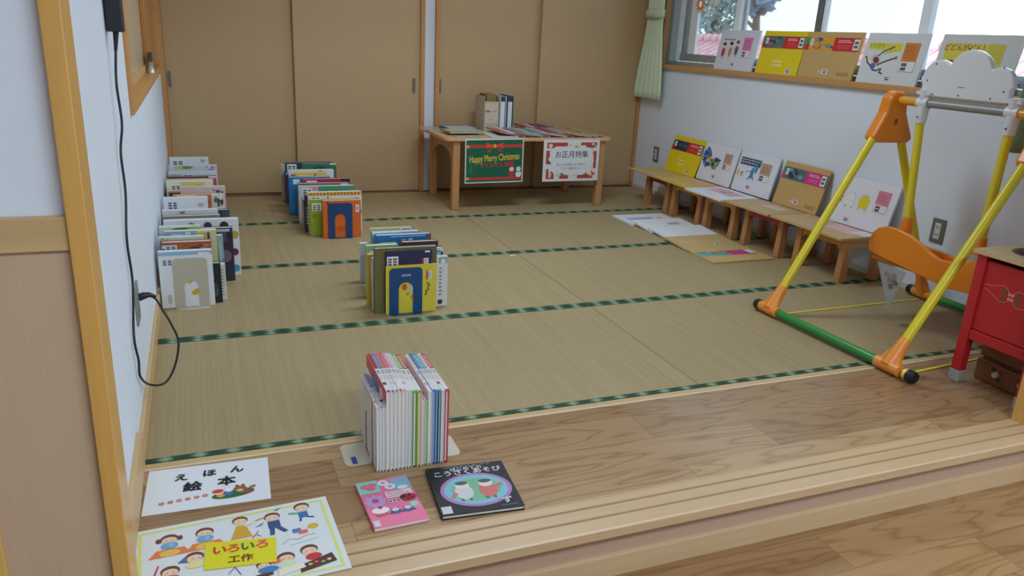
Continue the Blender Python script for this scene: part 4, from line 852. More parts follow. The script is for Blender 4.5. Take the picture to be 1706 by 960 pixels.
stool(1.80, 2.13, yelp, 'wooden low stool with an amber apron third from the far corner')
stool(1.365, 1.72, redp, 'wooden low stool with a red apron behind the swing leg')
stool(.885, 1.26, yelp, 'wooden low stool with an amber apron, nearest to the swing seat')

# ------------------------------------------------------------------ story-card sets
def code_sticker(b, F, a, y, s=1.0):
    drect(b, F, a, y, a+.048*s, y+.026*s, ink((226, 214, 222)), .0007); drect(b, F, a+.008*s, y+.017*s, a+.04*s, y+.021*s, ink((150, 60, 90)), .001); drect(b, F, a+.014*s, y+.005*s, a+.036*s, y+.013*s, ink((80, 80, 110)), .001)
def band_print(b, F, w, h, panel, cols, seed, wh=False):
    b0, b1 = .60*h, .88*h
    drect(b, F, 0, b0, w, b1, ink(cols[0])); drect(b, F, .0, b0, .07*w, b0+.5*(b1-b0), ink(panel), .0005); drect(b, F, 0, b0+.5*(b1-b0), .07*w, b1, ink((60, 150, 90)), .0005)
    picture(b, F, .1*w, b0, .52*w, b1, cols, seed, 16, .0006)
    drect(b, F, .52*w, b0, w*.97, b1, ink(panel), .0013); dbars(b, F, .6*w, b0+.6*(b1-b0), .85*w, b0+.85*(b1-b0), 2, ink((240, 220, 220)), .0016, seed); dbars(b, F, .6*w, b0+.15*(b1-b0), .85*w, b0+.5*(b1-b0), 4, ink(tuple(min(255, x+50) for x in panel)), .0016, seed+1)
    drect(b, F, .08*w, b0+.35*(b1-b0), .14*w, b0+.85*(b1-b0), ink(WHITE), .0014); drect(b, F, .1*w, b0+.45*(b1-b0), .12*w, b0+.75*(b1-b0), ink(GY), .0016)
    drect(b, F, .87*w, b0+.1*(b1-b0), .97*w, b1-.1*(b1-b0), ink((232, 230, 230)), .0018)
    for k in (.55, .25): drect(b, F, .885*w, b0+k*(b1-b0), .95*w, b0+(k+.2)*(b1-b0), ink((100, 100, 110)), .0021)
def side_panel(b, F, w, h, a0, b0, a1, b1, c):
    drect(b, F, a0*w, b0*h, a1*w, b1*h, ink(c), .0006); d = (b1-b0)*.36; drect(b, F, (a0+.006)*w, (b0+.012)*h, (a1-.006)*w, (b0+d)*h, ink((230, 228, 228)), .0009); m = (a0+a1)/2
    for k in (.55, .15): drect(b, F, (a0+.03)*w, (b0+d*k)*h, (m-.005)*w, (b0+d*(k+.3))*h, ink((90, 90, 100)), .0012)
    dbars(b, F, (a0+.02)*w, (b0+d+.05)*h, (a1-.02)*w, (b1-.05)*h, 5, ink(tuple(int(x*.82) for x in c)), .0009, 3)
def P_yellow(b, F, w, h):
    band_print(b, F, w, h, (206, 44, 46), [(66, 50, 96), (40, 40, 60), (110, 60, 110), (40, 110, 80)], 3); dbars(b, F, .36*w, .2*h, .62*w, .4*h, 2, ink((240, 226, 160)), .0006, 4); code_sticker(b, F, .70*w, .06*h)
def P_bird(b, F, w, h):
    for i in range(9):
        a = 2.4+i*.22; dell(b, F, .32*w+.075*math.cos(a), .64*h+.05*math.sin(a), .046, .013, ink([(40, 100, 170), (70, 140, 206), (30, 70, 130)][i % 3]), .0006+.00004*i, 12, a)
    picture(b, F, .08*w, .34*h, .58*w, .66*h, [(206, 150, 90), (60, 70, 130), (230, 190, 120), (70, 150, 110), (40, 60, 110), (190, 120, 80)], 6, 22, .001); side_panel(b, F, w, h, .64, .4, .86, .82, (196, 160, 146)); code_sticker(b, F, .42*w, .12*h)
def P_penguin(b, F, w, h):
    drect(b, F, .05*w, .66*h, .58*w, .84*h, ink((70, 84, 100)), .0005); dbars(b, F, .07*w, .69*h, .56*w, .82*h, 2, ink((170, 190, 206)), .0008, 5)
    dell(b, F, .42*w, .50*h, .016, .04, ink((60, 140, 190)), .0007); dline(b, F, [(.42*w, .5*h), (.34*w, .32*h)], .01, ink((60, 140, 190)), .0008); dline(b, F, [(.43*w, .48*h), (.5*w, .34*h)], .01, ink((60, 140, 190)), .0008); dline(b, F, [(.4*w, .54*h), (.24*w, .5*h)], .004, ink((60, 120, 170)), .0008); dell(b, F, .5*w, .62*h, .014, .03, ink((60, 140, 190)), .0007)
    dell(b, F, .17*w, .42*h, .010, .018, ink((40, 40, 46)), .0008); dell(b, F, .175*w, .41*h, .005, .012, ink((236, 236, 236)), .001); dell(b, F, .06*w, .45*h, .012, .022, ink((226, 190, 60)), .0008); side_panel(b, F, w, h, .60, .36, .86, .80, (190, 156, 136)); code_sticker(b, F, .36*w, .1*h)
def P_kraft(b, F, w, h, panel=(206, 60, 130), cols=((80, 110, 120), (60, 80, 90), (130, 150, 160), (40, 60, 80))):
    band_print(b, F, w, h, panel, list(cols), 8); code_sticker(b, F, .44*w, .1*h); drect(b, F, .36*w, .12*h, .42*w, .18*h, ink((226, 170, 170)), .0008); dbars(b, F, .72*w, .08*h, .95*w, .16*h, 2, ink((130, 100, 56)), .0006, 3)
def P_blob(b, F, w, h):
    for cx, c in ((.26, (232, 232, 228)), (.50, (226, 210, 50))):
        dell(b, F, cx*w, .54*h, .034, .038, ink((150, 150, 140)), .0006, 20); dell(b, F, cx*w, .54*h, .0325, .0365, ink(c), .0008, 20); drect(b, F, cx*w-.033, .40*h, cx*w+.033, .54*h, ink(c), .0009)
        for k in (-1, 1): dline(b, F, [(cx*w+k*.02, .40*h), (cx*w+k*.026, .34*h)], .003, ink((90, 90, 80)), .0008)
    for i in range(4): dell(b, F, (.1+.012*(i % 2))*w, (.46+.08*i)*h, .006, .007, ink((50, 50, 50)), .0008, 8)
    side_panel(b, F, w, h, .68, .40, .90, .84, (222, 136, 156)); code_sticker(b, F, .24*w, .06*h)
def P_kids(b, F, w, h):
    dtext(b, F, 'さんにんきょうだい', .32*w, .76*h, .018, ink((96, 110, 120)), .0008) if False else dbars(b, F, .12*w, .72*h, .54*w, .80*h, 1, ink((110, 130, 136)), .0007, 2)
    for cx, c, hc, dz in ((.16, (190, 60, 70), (90, 60, 50), 0), (.34, (196, 150, 90), (40, 36, 36), .02), (.50, (90, 96, 120), (150, 60, 80), .06)):
        dell(b, F, cx*w, (.44+dz)*h, .018, .034, ink(c), .0007); dell(b, F, cx*w, (.60+dz)*h, .017, .018, ink((236, 206, 180)), .0010); dell(b, F, cx*w, (.645+dz)*h, .018, .011, ink(hc), .0012)
        for k in (-1, 1): dline(b, F, [(cx*w+k*.007, (.34+dz)*h), (cx*w+k*.008, (.26+dz)*h)], .005, ink((200, 170, 150)), .0008)
    side_panel(b, F, w, h, .64, .32, .86, .82, (222, 130, 176)); code_sticker(b, F, .42*w, .1*h)
def P_dance(b, F, w, h):
    dpoly(b, F, [(.06*w, .80*h), (.62*w, .80*h), (.62*w, .66*h), (.36*w, .58*h), (.3*w, .66*h), (.06*w, .68*h)], ink((214, 206, 60)), .0005); dtext(b, F, 'いてきた', .2*w, .745*h, .026, ink((120, 150, 60)), .0008); dtext(b, F, 'ぞー', .48*w, .66*h, .026, ink((226, 140, 40)), .0008)
    dell(b, F, .24*w, .48*h, .030, .024, ink((206, 190, 180)), .0009, 16, -.5); dell(b, F, .25*w, .46*h, .022, .016, ink((130, 60, 60)), .0011, 16, -.5); dell(b, F, .22*w, .34*h, .018, .016, ink((80, 110, 160)), .0009)
    bl = ink((70, 96, 150)); bk = ink((60, 54, 60)); dline(b, F, [(.26*w, .54*h), (.34*w, .64*h), (.5*w, .74*h)], .008, bl, .0010); dline(b, F, [(.28*w, .36*h), (.4*w, .44*h), (.56*w, .52*h)], .007, bk, .0010); dell(b, F, .57*w, .525*h, .009, .009, ink((150, 130, 60)), .0012)
    dline(b, F, [(.18*w, .34*h), (.1*w, .42*h), (.08*w, .5*h), (.05*w, .52*h)], .007, bk, .0010); dline(b, F, [(.22*w, .27*h), (.3*w, .25*h), (.38*w, .3*h), (.36*w, .22*h), (.42*w, .2*h)], .007, bk, .0010)
    side_panel(b, F, w, h, .66, .26, .90, .82, (214, 130, 50)); code_sticker(b, F, .46*w, .06*h)
def P_rain(b, F, w, h):
    drect(b, F, .08*w, .2*h, .82*w, .84*h, ink((214, 204, 70)), .0005); drect(b, F, .62*w, .5*h, .82*w, .84*h, ink((200, 190, 40)), .0007); dtext(b, F, 'どどんがどん！', .34*w, .76*h, .034, ink((190, 90, 40)), .0009, 0, 1, .03)
    for a, y, r in ((.38, .5, .04), (.48, .56, .045), (.56, .5, .035), (.46, .42, .04), (.34, .44, .03)): dell(b, F, a*w, y*h, r, r*.8, ink((110, 100, 116)), .0009+.0001*r*100)
    dell(b, F, .12*w, .28*h, .05, .05, ink((90, 150, 70)), .0008); dell(b, F, .2*w, .48*h, .016, .018, ink((190, 60, 60)), .0009); dell(b, F, .24*w, .3*h, .03, .016, ink((60, 140, 150)), .001)
def leaning(label, y1, y0, xb, z0, xt, c, prt, group, zh=.264, t=.011):
    """upright card set: y1 = far (left seen from the room) edge, y0 = near edge"""
    th = math.asin(min(.9, (xt-xb)/zh)); v = V(math.sin(th), 0, math.cos(th)); u = V(0, -1, 0); n = u.cross(v)   # n points into the room (-x)
    o = V(xb, y1, z0)+n*0; w = y1-y0; b = MB()
    b.obox(o-n*t, u*w, v*zh, n*t, paper(c)); F = Fr(o, u, v, n); prt(b, F, w, zh)
    bb = b.build('story_card_set', None, (xb+t/2, (y0+y1)/2, z0)); tag(bb, label, 'story card set', group)
gl = 'story card sets leaning above the stools'
ZB = .2497
leaning('yellow story card set with a red title band leaning above the farthest stool', 2.955, 2.57, 3.455, ZB, 3.532, (232, 204, 20), P_yellow, gl)
leaning('white story card set with a blue bird picture leaning beside the yellow one', 2.565, 2.185, 3.475, ZB, 3.538, (226, 226, 234), P_bird, gl)
leaning('white story card set with a penguin and a grey title band', 2.17, 1.79, 3.482, ZB, 3.540, (226, 226, 234), P_penguin, gl)
leaning('kraft-brown story card set with a magenta panel leaning on the wall', 1.735, 1.36, 3.468, ZB, 3.536, (200, 162, 102), P_kraft, gl)
leaning('white story card set with a yellow blob figure behind the swing leg', 1.262, .865, 3.475, ZB, 3.536, (226, 226, 232), P_blob, gl)
gs = 'story card sets on the window sill'
leaning('white story card set with three children, first on the window sill', 2.626, 2.22, 3.552, 1.0005, 3.594, (216, 216, 228), P_kids, gs, .26)
leaning('yellow story card set with a red band on the window sill', 2.175, 1.79, 3.548, 1.0005, 3.594, (230, 204, 30), lambda b, F, w, h: (band_print(b, F, w, h, (200, 46, 50), [(90, 110, 110), (170, 90, 120), (60, 140, 130), (60, 60, 70)], 12), dbars(b, F, .36*w, .16*h, .62*w, .34*h, 2, ink((244, 232, 190)), .0006, 4), code_sticker(b, F, .72*w, .04*h)), gs, .26)
leaning('kraft-brown story card set with a red band on the window sill', 1.782, 1.355, 3.548, 1.0005, 3.594, (198, 162, 104), lambda b, F, w, h: P_kraft(b, F, w, h, (196, 46, 50), ((226, 160, 50), (60, 90, 150), (130, 150, 120), (226, 150, 60))), gs, .26)
leaning('white story card set with a dancing figure and an orange panel on the window sill', 1.32, .93, 3.548, 1.0005, 3.594, (214, 216, 218), P_dance, gs, .26)
leaning('grey-white story card set with a yellow picture behind the swing cloud', .855, .44, 3.548, 1.0005, 3.594, (206, 210, 206), P_rain, gs, .26)
# card sets lying flat on the stools
def lying(label, x0, x1, y0, y1, z, c, prt, group, t=.012, ang=0, tilt=0, name='story_card_set'):
    b = MB(); u = V(math.cos(ang), math.sin(ang), 0); v = V(-math.sin(ang), math.cos(ang), math.tan(tilt)).normalized(); w, h = x1-x0, y1-y0; n = u.cross(v).normalized(); o = V(x0, y0, z+t)
    b.obox(o-n*t, u*w, v*h, n*t, paper(c)); F = Fr(o, u, v, n); prt(b, F, w, h); bb = b.build(name, None, (x0+w/2, y0+h/2, z)); tag(bb, label, 'story card set', group)
def T_k(b, F, w, h): drect(b, F, .1*w, .3*h, .4*w, .7*h, ink((206, 176, 120)), .0005); code_sticker(b, F, .6*w, .3*h)
def T_w(b, F, w, h): drect(b, F, .45*w, .2*h, .85*w, .85*h, ink((222, 170, 176)), .0005); picture(b, F, .5*w, .25*h, .8*w, .8*h, [(196, 120, 130), (226, 196, 200)], 3, 8, .0007); code_sticker(b, F, .15*w, .45*h, .6)
gt = 'story card sets lying on the stools'
lying('kraft-yellow story card set lying on the farthest stool', 3.19, 3.452, 2.64, 3.03, .2365, (204, 176, 112), T_k, gt)
lying('yellowish story card set lying under the bird card set', 3.195, 3.458, 2.25, 2.635, .2365, (216, 184, 96), lambda b, F, w, h: drect(b, F, .55*w, .1*h, .9*w, .8*h, ink((224, 170, 140)), .0005), gt)
lying('white story card set with pink print lying under the penguin card set', 3.165, 3.46, 1.84, 2.235, .2365, (228, 228, 232), T_w, gt)
lying('kraft-brown story card set with pale stickers lying before the magenta one', 3.19, 3.46, 1.43, 1.825, .2365, (196, 168, 124), lambda b, F, w, h: (drect(b, F, .5*w, .2*h, .8*w, .6*h, ink((222, 196, 186)), .0005), code_sticker(b, F, .7*w, .7*h)), gt)
lying('kraft-brown story card set with a pink sheet lying nearest to the swing', 3.20, 3.465, .872, 1.42, .2365, (200, 170, 124), lambda b, F, w, h: (drect(b, F, .45*w, .1*h, .98*w, .5*h, ink((226, 180, 182)), .0005), drect(b, F, .6*w, .02*h, .99*w, .2*h, ink((230, 224, 226)), .0007)), gt)
# card sets on the mat
gf = 'story card sets fanned on the mat'
def T_blue(b, F, w, h): drect(b, F, .14*w, .08*h, .6*w, .62*h, ink((150, 180, 206)), .0005); dell(b, F, .36*w, .22*h, .055, .04, ink((40, 46, 60)), .0008); picture(b, F, .55*w, .2*h, .85*w, .6*h, [(222, 150, 160), (230, 180, 186), (170, 150, 190)], 4, 8, .0006)
def T_dot(b, F, w, h): code_sticker(b, F, .42*w, .35*h, .5); drect(b, F, .55*w, .45*h, .8*w, .65*h, ink((222, 190, 200)), .0005); dbars(b, F, .56*w, .48*h, .78*w, .62*h, 2, ink((190, 130, 150)), .0008, 3)
lying('white story card set with a blue sea picture, farthest on the mat', 2.80, 3.19, 2.258, 2.52, .0005, (228, 230, 236), T_blue, gf, .011)
lying('white story card set with small pink print, second on the mat', 2.825, 3.21, 2.045, 2.315, .0005, (230, 230, 234), T_dot, gf, .011, 0, .052)
lying('plain white story card set, third on the mat', 2.83, 3.225, 1.83, 2.10, .0005, (226, 230, 234), lambda b, F, w, h: drect(b, F, .3*w, .2*h, .6*w, .5*h, ink((222, 226, 232)), .0005), gf, .011, 0, .058)
lying('kraft-brown story card set with a magenta stripe on the mat', 2.80, 3.215, 1.345, 1.60, .0005, (204, 172, 112), lambda b, F, w, h: (drect(b, F, .02*w, .45*h, .5*w, .8*h, ink((120, 180, 150)), .0005), picture(b, F, .04*w, .45*h, .5*w, .8*h, [(206, 90, 60), (90, 170, 190), (60, 130, 100), (206, 60, 120)], 5, 10, .0006), drect(b, F, .5*w, .45*h, .9*w, .78*h, ink((206, 60, 140)), .0012), drect(b, F, .82*w, .5*h, .92*w, .76*h, ink(WHITE), .0015), code_sticker(b, F, .5*w, .1*h)), gf, .011)
lying('second kraft-brown story card set, between the white one and the striped one on the mat', 2.80, 3.20, 1.59, 1.865, .0005, (200, 170, 116), T_k, gf, .010, 0, .05)

# ------------------------------------------------------------------ swing
def swing():
    t = thing('toddler_swing', 'yellow and green indoor toddler swing with an orange seat and a white cloud top', 'swing', (3.0, .3, 0))
    yel = plastic((226, 208, 40)); grn = plastic((50, 140, 60)); org = plastic((236, 136, 34)); orl = plastic((240, 150, 60), .35); wht = plastic((222, 224, 228), .35); blk = plastic((26, 26, 28), .5); amb = plastic((232, 160, 40))
    r = .0185; zb = .0285
    ax = 3.15; ya, yb = .665, -.07
    bars = [((2.545, .662), (2.575, -.20), 'front'), ((3.50, .672), (3.50, -.17), 'rear')]
    feet = {}
    for (p, q, nm) in bars:
        p = V(*p, zb); q = V(*q, zb); d = (q-p).normalized(); L = (q-p).length
        b = MB(); b.tube([p+d*.14, q-d*.17], r, grn, 20); b.build('base_bar', t)
        for (e, dd, off) in ((p, d, .09), (q, -d, .12)):
            b = MB(); b.tube([e+dd*.028, e+dd*.046], r*1.12, plastic((230, 216, 90)), 20); b.build('end_ring', t)
            b = MB(); b.tube([e, e+dd*.006, e+dd*.03], [r*1.1, r*1.28, r*1.28], blk, 20); b.build('end_cap', t)
            j = e+dd*off; feet[(nm, e.y > .3)] = j
    for nm in ('front', 'rear'):
        for far in (True, False):
            j = feet[(nm, far)]; top = V(ax+(-.045 if nm == 'front' else .045), ya if far else yb, .86); d = (top-j).normalized()
            b = MB(); e = V(0, 1, 0)
            b.tube([j-e*.055, j+e*.055], r*1.25, orl, 20); b.tube([j, j+d*.05, j+d*.12], [r*1.7, r*1.5, r*1.18], orl, 20)
            w = .004; side = d.cross(e).normalized()
            for k in (-1, 1): b.prism([j+e*.05+side*k*w, j-e*.05+side*k*w, j+d*.1-e*.014+side*k*w, j+d*.1+e*.014+side*k*w], side*w*2, orl)
            b.ball(j+d*.09-V(.02, 0, 0), .004, blk, nu=8, nv=6); b.build('foot', t)
            b = MB(); b.tube([j+d*.11, top], r, yel, 20); b.build('leg', t)
    for yy in (ya, yb):
        b = MB(); P = [(ax-.118, .785), (ax-.09, .764), (ax+.10, .764), (ax+.125, .782), (ax+.06, .90), (ax+.055, .945)]+arc2(ax, .945, .055, .05, 0, 180, 10)[1:]+[(ax-.062, .90)]
        b.prism([(x, yy+.03, z) for x, z in P], (0, -.06, 0), org)
        dell(b, Fr((ax, yy-.0305, .86), (1, 0, 0), (0, 0, 1)), 0, 0, .011, .014, plastic((170, 70, 20)), .0005); dell(b, Fr((ax, yy+.0305, .86), (-1, 0, 0), (0, 0, 1)), 0, 0, .011, .014, plastic((170, 70, 20)), .0005)
        b.build('connector', t, None, .012, 3)
    zc = .955; y1, y2 = .505, .09
    for e0, e1 in ((ya-.02, y1+.02), (y2-.02, yb+.02)): b = MB(); b.tube([(ax, e0, zc), (ax, e1, zc)], r, amb, 20); b.build('crossbar_sleeve', t)
    b = MB(); b.tube([(ax, y1-.02, zc), (ax, y2+.02, zc)], r*.95, plain((150, 150, 146), .45, .06, 30, .3), 20); b.build('crossbar', t)
    for yy in (y1, y2):
        b = MB(); b.tube([(ax, yy-.026, zc), (ax, yy+.026, zc)], r*1.35, wht, 20); b.tube([(ax, yy, zc-.012), (ax, yy, zc-.085)], [r*1.35, r*1.25], wht, 20); b.tube([(ax, yy, zc+.01), (ax, yy, zc+.055)], [r*1.2, r*1.5], wht, 20); b.box((ax-.02, yy-.034, zc+.035), (ax+.02, yy+.034, zc+.05), wht); b.ball((ax-.024, yy, zc-.06), .004, blk, nu=8, nv=6); b.build('clamp', t)
        b = MB(); yl = .45 if yy > .3 else .085; bot = V(3.135, yl, .43); b.tube([(ax, yy, zc-.083), bot], r*.95, yel, 20); b.build('hanging_pole', t)
        b = MB(); b.tube([bot+V(.0, 0, .03), bot+V(0, 0, -.01), bot+V(0, 0, -.04)], [r*1.15, r*1.4, r*1.6], org, 20); b.build('pole_collar', t)
    # cloud
    circ = ((.31, 1.085, .098), (.455, 1.065, .073), (.49, 1.035, .054), (.175, 1.06, .062), (.155, 1.035, .052)); cy0, cz0 = .32, 1.05; prof = []
    for i in range(96):   # outline: far side of the union of the puffs, flat along the bottom
        a = 2*math.pi*i/96; dy, dz = -math.cos(a), math.sin(a); best = .06
        for (yy, zz, rr) in circ:
            oy, oz = cy0-yy, cz0-zz; bb = oy*dy+oz*dz; q = bb*bb-(oy*oy+oz*oz-rr*rr)
            if q >= 0: best = max(best, -bb+math.sqrt(q))
        y, z = cy0+dy*best, cz0+dz*best
        if dz < -.05:
            k = min((cz0-.985)/-dz, .205/max(1e-6, abs(dy))); y, z = cy0+dy*k, cz0+dz*k
        prof.append((y, z))
    b = MB(); pts = [V(ax-.016, y, z) for y, z in prof]; b.prism(pts, (.032, 0, 0), plastic((226, 228, 232), .3))
    F = Fr((ax-.0162, 0, 0), (0, -1, 0), (0, 0, 1))
    for y, z in ((.535, 1.055), (.537, 1.035), (.50, 1.05), (.47, 1.12), (.33, 1.185), (.16, 1.12), (.085, 1.06), (.09, 1.035), (.14, 1.03), (.46, .995), (.335, 1.0), (.19, 1.0), (.51, 1.0), (.12, 1.0)): dell(b, F, -y, z, .0032, .004, blk, .0008, 10)
    dbars(b, F, -.345, 1.03, -.315, 1.036, 1, ink((90, 90, 96)), .0008)
    b.build('cloud_board', t, None, .008, 3)
    # seat: a wrap-around shell, open at the top
    ytop = [(.545, .335), (.535, .375), (.505, .405), (.46, .42), (.40, .42), (.34, .41), (.28, .39), (.22, .362), (.17, .348), (.12, .352), (.06, .372), (.02, .385), (-.02, .37), (-.035, .335)]
    ybot = [(-.03, .27), (.02, .25), (.10, .242), (.20, .25), (.32, .262), (.45, .275), (.52, .285), (.542, .29)]
    b = MB(); b.prism([(3.03, y, z) for y, z in ytop+ybot][::-1], (.022, 0, 0), org); b.build('seat_front', t, None, .006, 3)
    b = MB(); b.prism([(3.27, y, .25+(z-.25)*.4) for y, z in ytop+ybot][::-1], (.022, 0, 0), org); b.build('seat_back', t, None, .006, 3)
    b = MB(); b.box((3.0525, -.02, .252), (3.2695, .53, .272), org); b.box((3.0525, .51, .272), (3.2695, .53, .335), org); b.box((3.0525, -.02, .272), (3.2695, 0, .33), org); b.build('seat_bottom', t, None, .004)
    # floor straps
    sy = plain((226, 212, 60), .5); b = MB(); a = feet[('front', True)]; c = feet[('rear', True)]; b.obox((a.x+.03, a.y-.01, .0015), (c.x-a.x-.06, c.y-a.y, 0), (0, .012, 0), (0, 0, .0015), sy); b.build('floor_strap', t)
    b = MB(); a = feet[('front', False)]; c = feet[('rear', False)]; b.obox((a.x+.03, a.y-.04, .0015), (c.x-a.x-.06, c.y-a.y+.04, 0), (0, .012, 0), (0, 0, .0015), sy); b.ball((a.x+.062, a.y-.036, .010), .012, sy, (1.9, .8, .75)); b.build('floor_strap', t)
swing()
b = MB(); m = clear_sheet('clear_pouch_film', (176, 176, 178), .62); n = 8
L = [V(3.010, .455-.06*0, .262), V(3.012, .30, .254), V(3.006, .335, .082), V(3.004, .352, .078)]
b.prism(L, (.002, 0, 0), m)
F = Fr((3.0098, .455, .08), (0, -1, 0), (0, 0, 1)); picture(b, F, .05, .07, .13, .16, [(110, 104, 104), (150, 130, 126), (90, 90, 96)], 3, 8, .003)
tag(b.build('plastic_pouch', None, (3.01, .38, .08)), 'clear plastic pouch dangling under the orange swing seat', 'plastic pouch')

# ------------------------------------------------------------------ red play kitchen
def play_kitchen():
    t = thing('play_kitchen', 'red wooden play kitchen with painted flowers and a pale top', 'play kitchen', (3.1, -.33, 0)); red = plain((190, 36, 46), .4, .04, 20); x0, x1, y0, y1 = 2.765, 3.42, -.478, -.185
    for (x, y) in ((x0, y1-.036), (x0, y0), (x1-.036, y1-.036), (x1-.036, y0)):
        b = MB(); b.box((x, y, .0452), (x+.036, y+.036, .489), red); l = b.build('leg', t, None, .002)
        b = MB(); b.box((x-.002, y-.002, 0), (x+.038, y+.038, .045), plain((168, 172, 174), .5)); b.build('foot_cap', l, None, .003)
    for (a, c) in (((x0+.010, y0+.0365, .215), (x0+.022, y1-.0365, .47)), ((x1-.022, y0+.0365, .215), (x1-.010, y1-.0365, .47)), ((x0+.0365, y0+.008, .195), (x1-.0365, y0+.02, .47)), ((x0+.0365, y1-.02, .195), (x1-.0365, y1-.008, .47))):
        b = MB(); b.box(a, c, red)
        if a[0] < x0+.02 and c[0] < x0+.03:
            F = Fr((x0+.010, y1-.0365, .215), (0, -1, 0), (0, 0, 1)); cx, cz = .112, .155; ln = ink((222, 130, 120)); gr = ink((86, 96, 50))
            for sx in (-1, 1):
                for sz in (-1, 1):
                    pts = [(cx+sx*(.004+.05*q+.05*q*q*(1 if sx < 0 else .8)), cz+sz*(.006+.022*math.sin(q*4.2)*(1-q*.2)+.028*q*q*(1 if sz*sx < 0 else .2))) for q in [i/12 for i in range(13)]]
                    dline(b, F, pts, .0022, ln, .0006); dell(b, F, cx+sx*.026, cz+sz*.013, .009, .010, gr, .0009, 10, .6)
                    dell(b, F, cx+sx*.006, cz+sz*.008, .006, .006, ink((222, 150, 160)), .0011, 8)
        b.build('panel', t, None, .001)
    for (a, c) in (((x0+.004, y0+.0365, .175), (x0+.03, y1-.0365, .212)), ((x1-.03, y0+.0365, .175), (x1-.004, y1-.0365, .212))):
        b = MB(); b.box(a, c, red); b.build('rail', t, None, .002)
    b = MB(); m = wood((208, 180, 140), 'x', .4, .08); X0, X1, Y0, Y1 = x0-.012, x1+.012, y0-.012, y1+.012; cx, cy, R_ = 2.925, -.305, .085; n = 24
    sq = []
    for i in range(n):
        a = 2*math.pi*(i+.5)/n; c, s = math.cos(a), math.sin(a); k = min((X1-cx)/c if c > 0 else (X0-cx)/c, (Y1-cy)/s if s > 0 else (Y0-cy)/s); sq.append((cx+c*k, cy+s*k))
    ci = [(cx+R_*math.cos(2*math.pi*(i+.5)/n), cy+R_*math.sin(2*math.pi*(i+.5)/n)) for i in range(n)]
    cor = [(X1, Y1), (X0, Y1), (X0, Y0), (X1, Y0)]
    for z0, fl in ((.505, False), (.49, True)):
        vs = [(x, y, z0) for x, y in sq]+[(x, y, z0) for x, y in ci]; fs = []
        for i in range(n):
            f = (n+i, i, (i+1) % n, n+(i+1) % n); fs.append(f[::-1] if fl else f)
        b.add(vs, fs, m)
        for q in cor:
            i = min(range(n), key=lambda i: math.atan2(sq[i][1]-cy, sq[i][0]-cx) if False else abs(((2*math.pi*(i+1)/n-math.atan2(q[1]-cy, q[0]-cx)+math.pi) % (2*math.pi))-math.pi))
            f = [(*sq[i], z0), (*q, z0), (*sq[(i+1) % n], z0)]; b.poly(f[::-1] if fl else f, m)
    b.add([(x, y, .49) for x, y in cor]+[(x, y, .505) for x, y in cor], [(i, 4+i, 4+(i+1) % 4, (i+1) % 4) for i in range(4)], m)
    b.build('countertop', t)
    b = MB(); vs = []; st = plain((120, 96, 84), .35, .05, 30, .5); prof = [(R_+.008, .5062), (R_-.002, .507), (R_-.006, .49), (R_-.015, .45), (R_-.04, .435), (.001, .432)]
    for r_, z in prof: vs += [(cx+r_*math.cos(2*math.pi*i/24), cy+r_*math.sin(2*math.pi*i/24), z) for i in range(24)]
    b.add(vs, [(k*24+i, k*24+(i+1) % 24, (k+1)*24+(i+1) % 24, (k+1)*24+i) for k in range(len(prof)-1) for i in range(24)], st, True); b.build('sink_bowl', t)
play_kitchen()
def toy_box(z, x0, y0, y1, hgt, label, knobs, group):
    t = thing('toy_stove_box', label, 'toy box', (x0+.13, (y0+y1)/2, z), group); w = wood((124, 80, 48), 'y', .4, .16); b = MB(); b.box((x0, y0, z), (x0+.26, y1, z+hgt), w); b.build('body', t, None, .004)
    b = MB(); b.box((x0+.01, y0+.01, z+hgt), (x0+.25, y1-.01, z+hgt+.006), wood((104, 66, 40), 'y', .4, .16)); b.build('lid', t, None, .002)
    if knobs:
        for k, yy in enumerate((y1-.085, y0+.04)):
            b = MB(); b.tube([(x0-.0005, yy, z+.045), (x0-.014, yy, z+.045)], [.012, .010], plain((206, 190, 176), .4), 14); b.build('knob', t)
            b = MB(); F = Fr((x0-.001, yy, z+.045), (0, -1, 0), (0, 0, 1))
            for i, c in enumerate(((150, 30, 30), (40, 50, 30), (150, 40, 40), (50, 60, 36))): b.prism([F(a, c2, 0) for a, c2 in [(.02*math.cos(i*1.57+.7)+.009*math.cos(q), .02*math.sin(i*1.57+.7)+.009*math.sin(q)) for q in [j*.785 for j in range(8)]]], (-.0008, 0, 0), plain(c, .5))
            b.build('painted_flower', t)
toy_box(.002, 2.872, -.43, -.205, .082, 'brown wooden toy stove box with white knobs under the red play kitchen', True, 'stacked toy boxes')
toy_box(.0905, 2.885, -.42, -.20, .050, 'plain brown wooden toy box stacked on the one with knobs', False, 'stacked toy boxes')

# ------------------------------------------------------------------ wall plates, adapter, cable
def plate(label, o, u, v, w, h, c, inner):
    t = thing('wall_outlet', label, 'wall outlet', o); o = Vector(o); u = Vector(u); v = Vector(v); n = u.cross(v); b = MB()
    b.obox(o-u*w/2-v*h/2, u*w, v*h, n*.006, plain(c, .4)); b.build('plate', t, None, .002); b = MB(); b.obox(o-u*w*.22-v*h*.33+n*.0062, u*w*.44, v*h*.66, n*.002, plain(inner, .4)); F = Fr(o+n*.0084, u, v)
    for k in (-.15, .15):
        for q in (-.08, .08): drect(b, F, q*w-.002, k*h-.006, q*w+.002, k*h+.006, ink((60, 60, 60)), .0003)
    b.build('socket', t)
plate('grey wall outlet by the yellow card set near the far corner', (XR-.0005, 3.245, .312), (0, -1, 0), (0, 0, 1), .075, .12, (112, 110, 106), (214, 212, 206))
plate('grey wall outlet behind the orange swing seat', (XR-.0005, .625, .335), (0, -1, 0), (0, 0, 1), .075, .12, (112, 110, 106), (214, 212, 206))
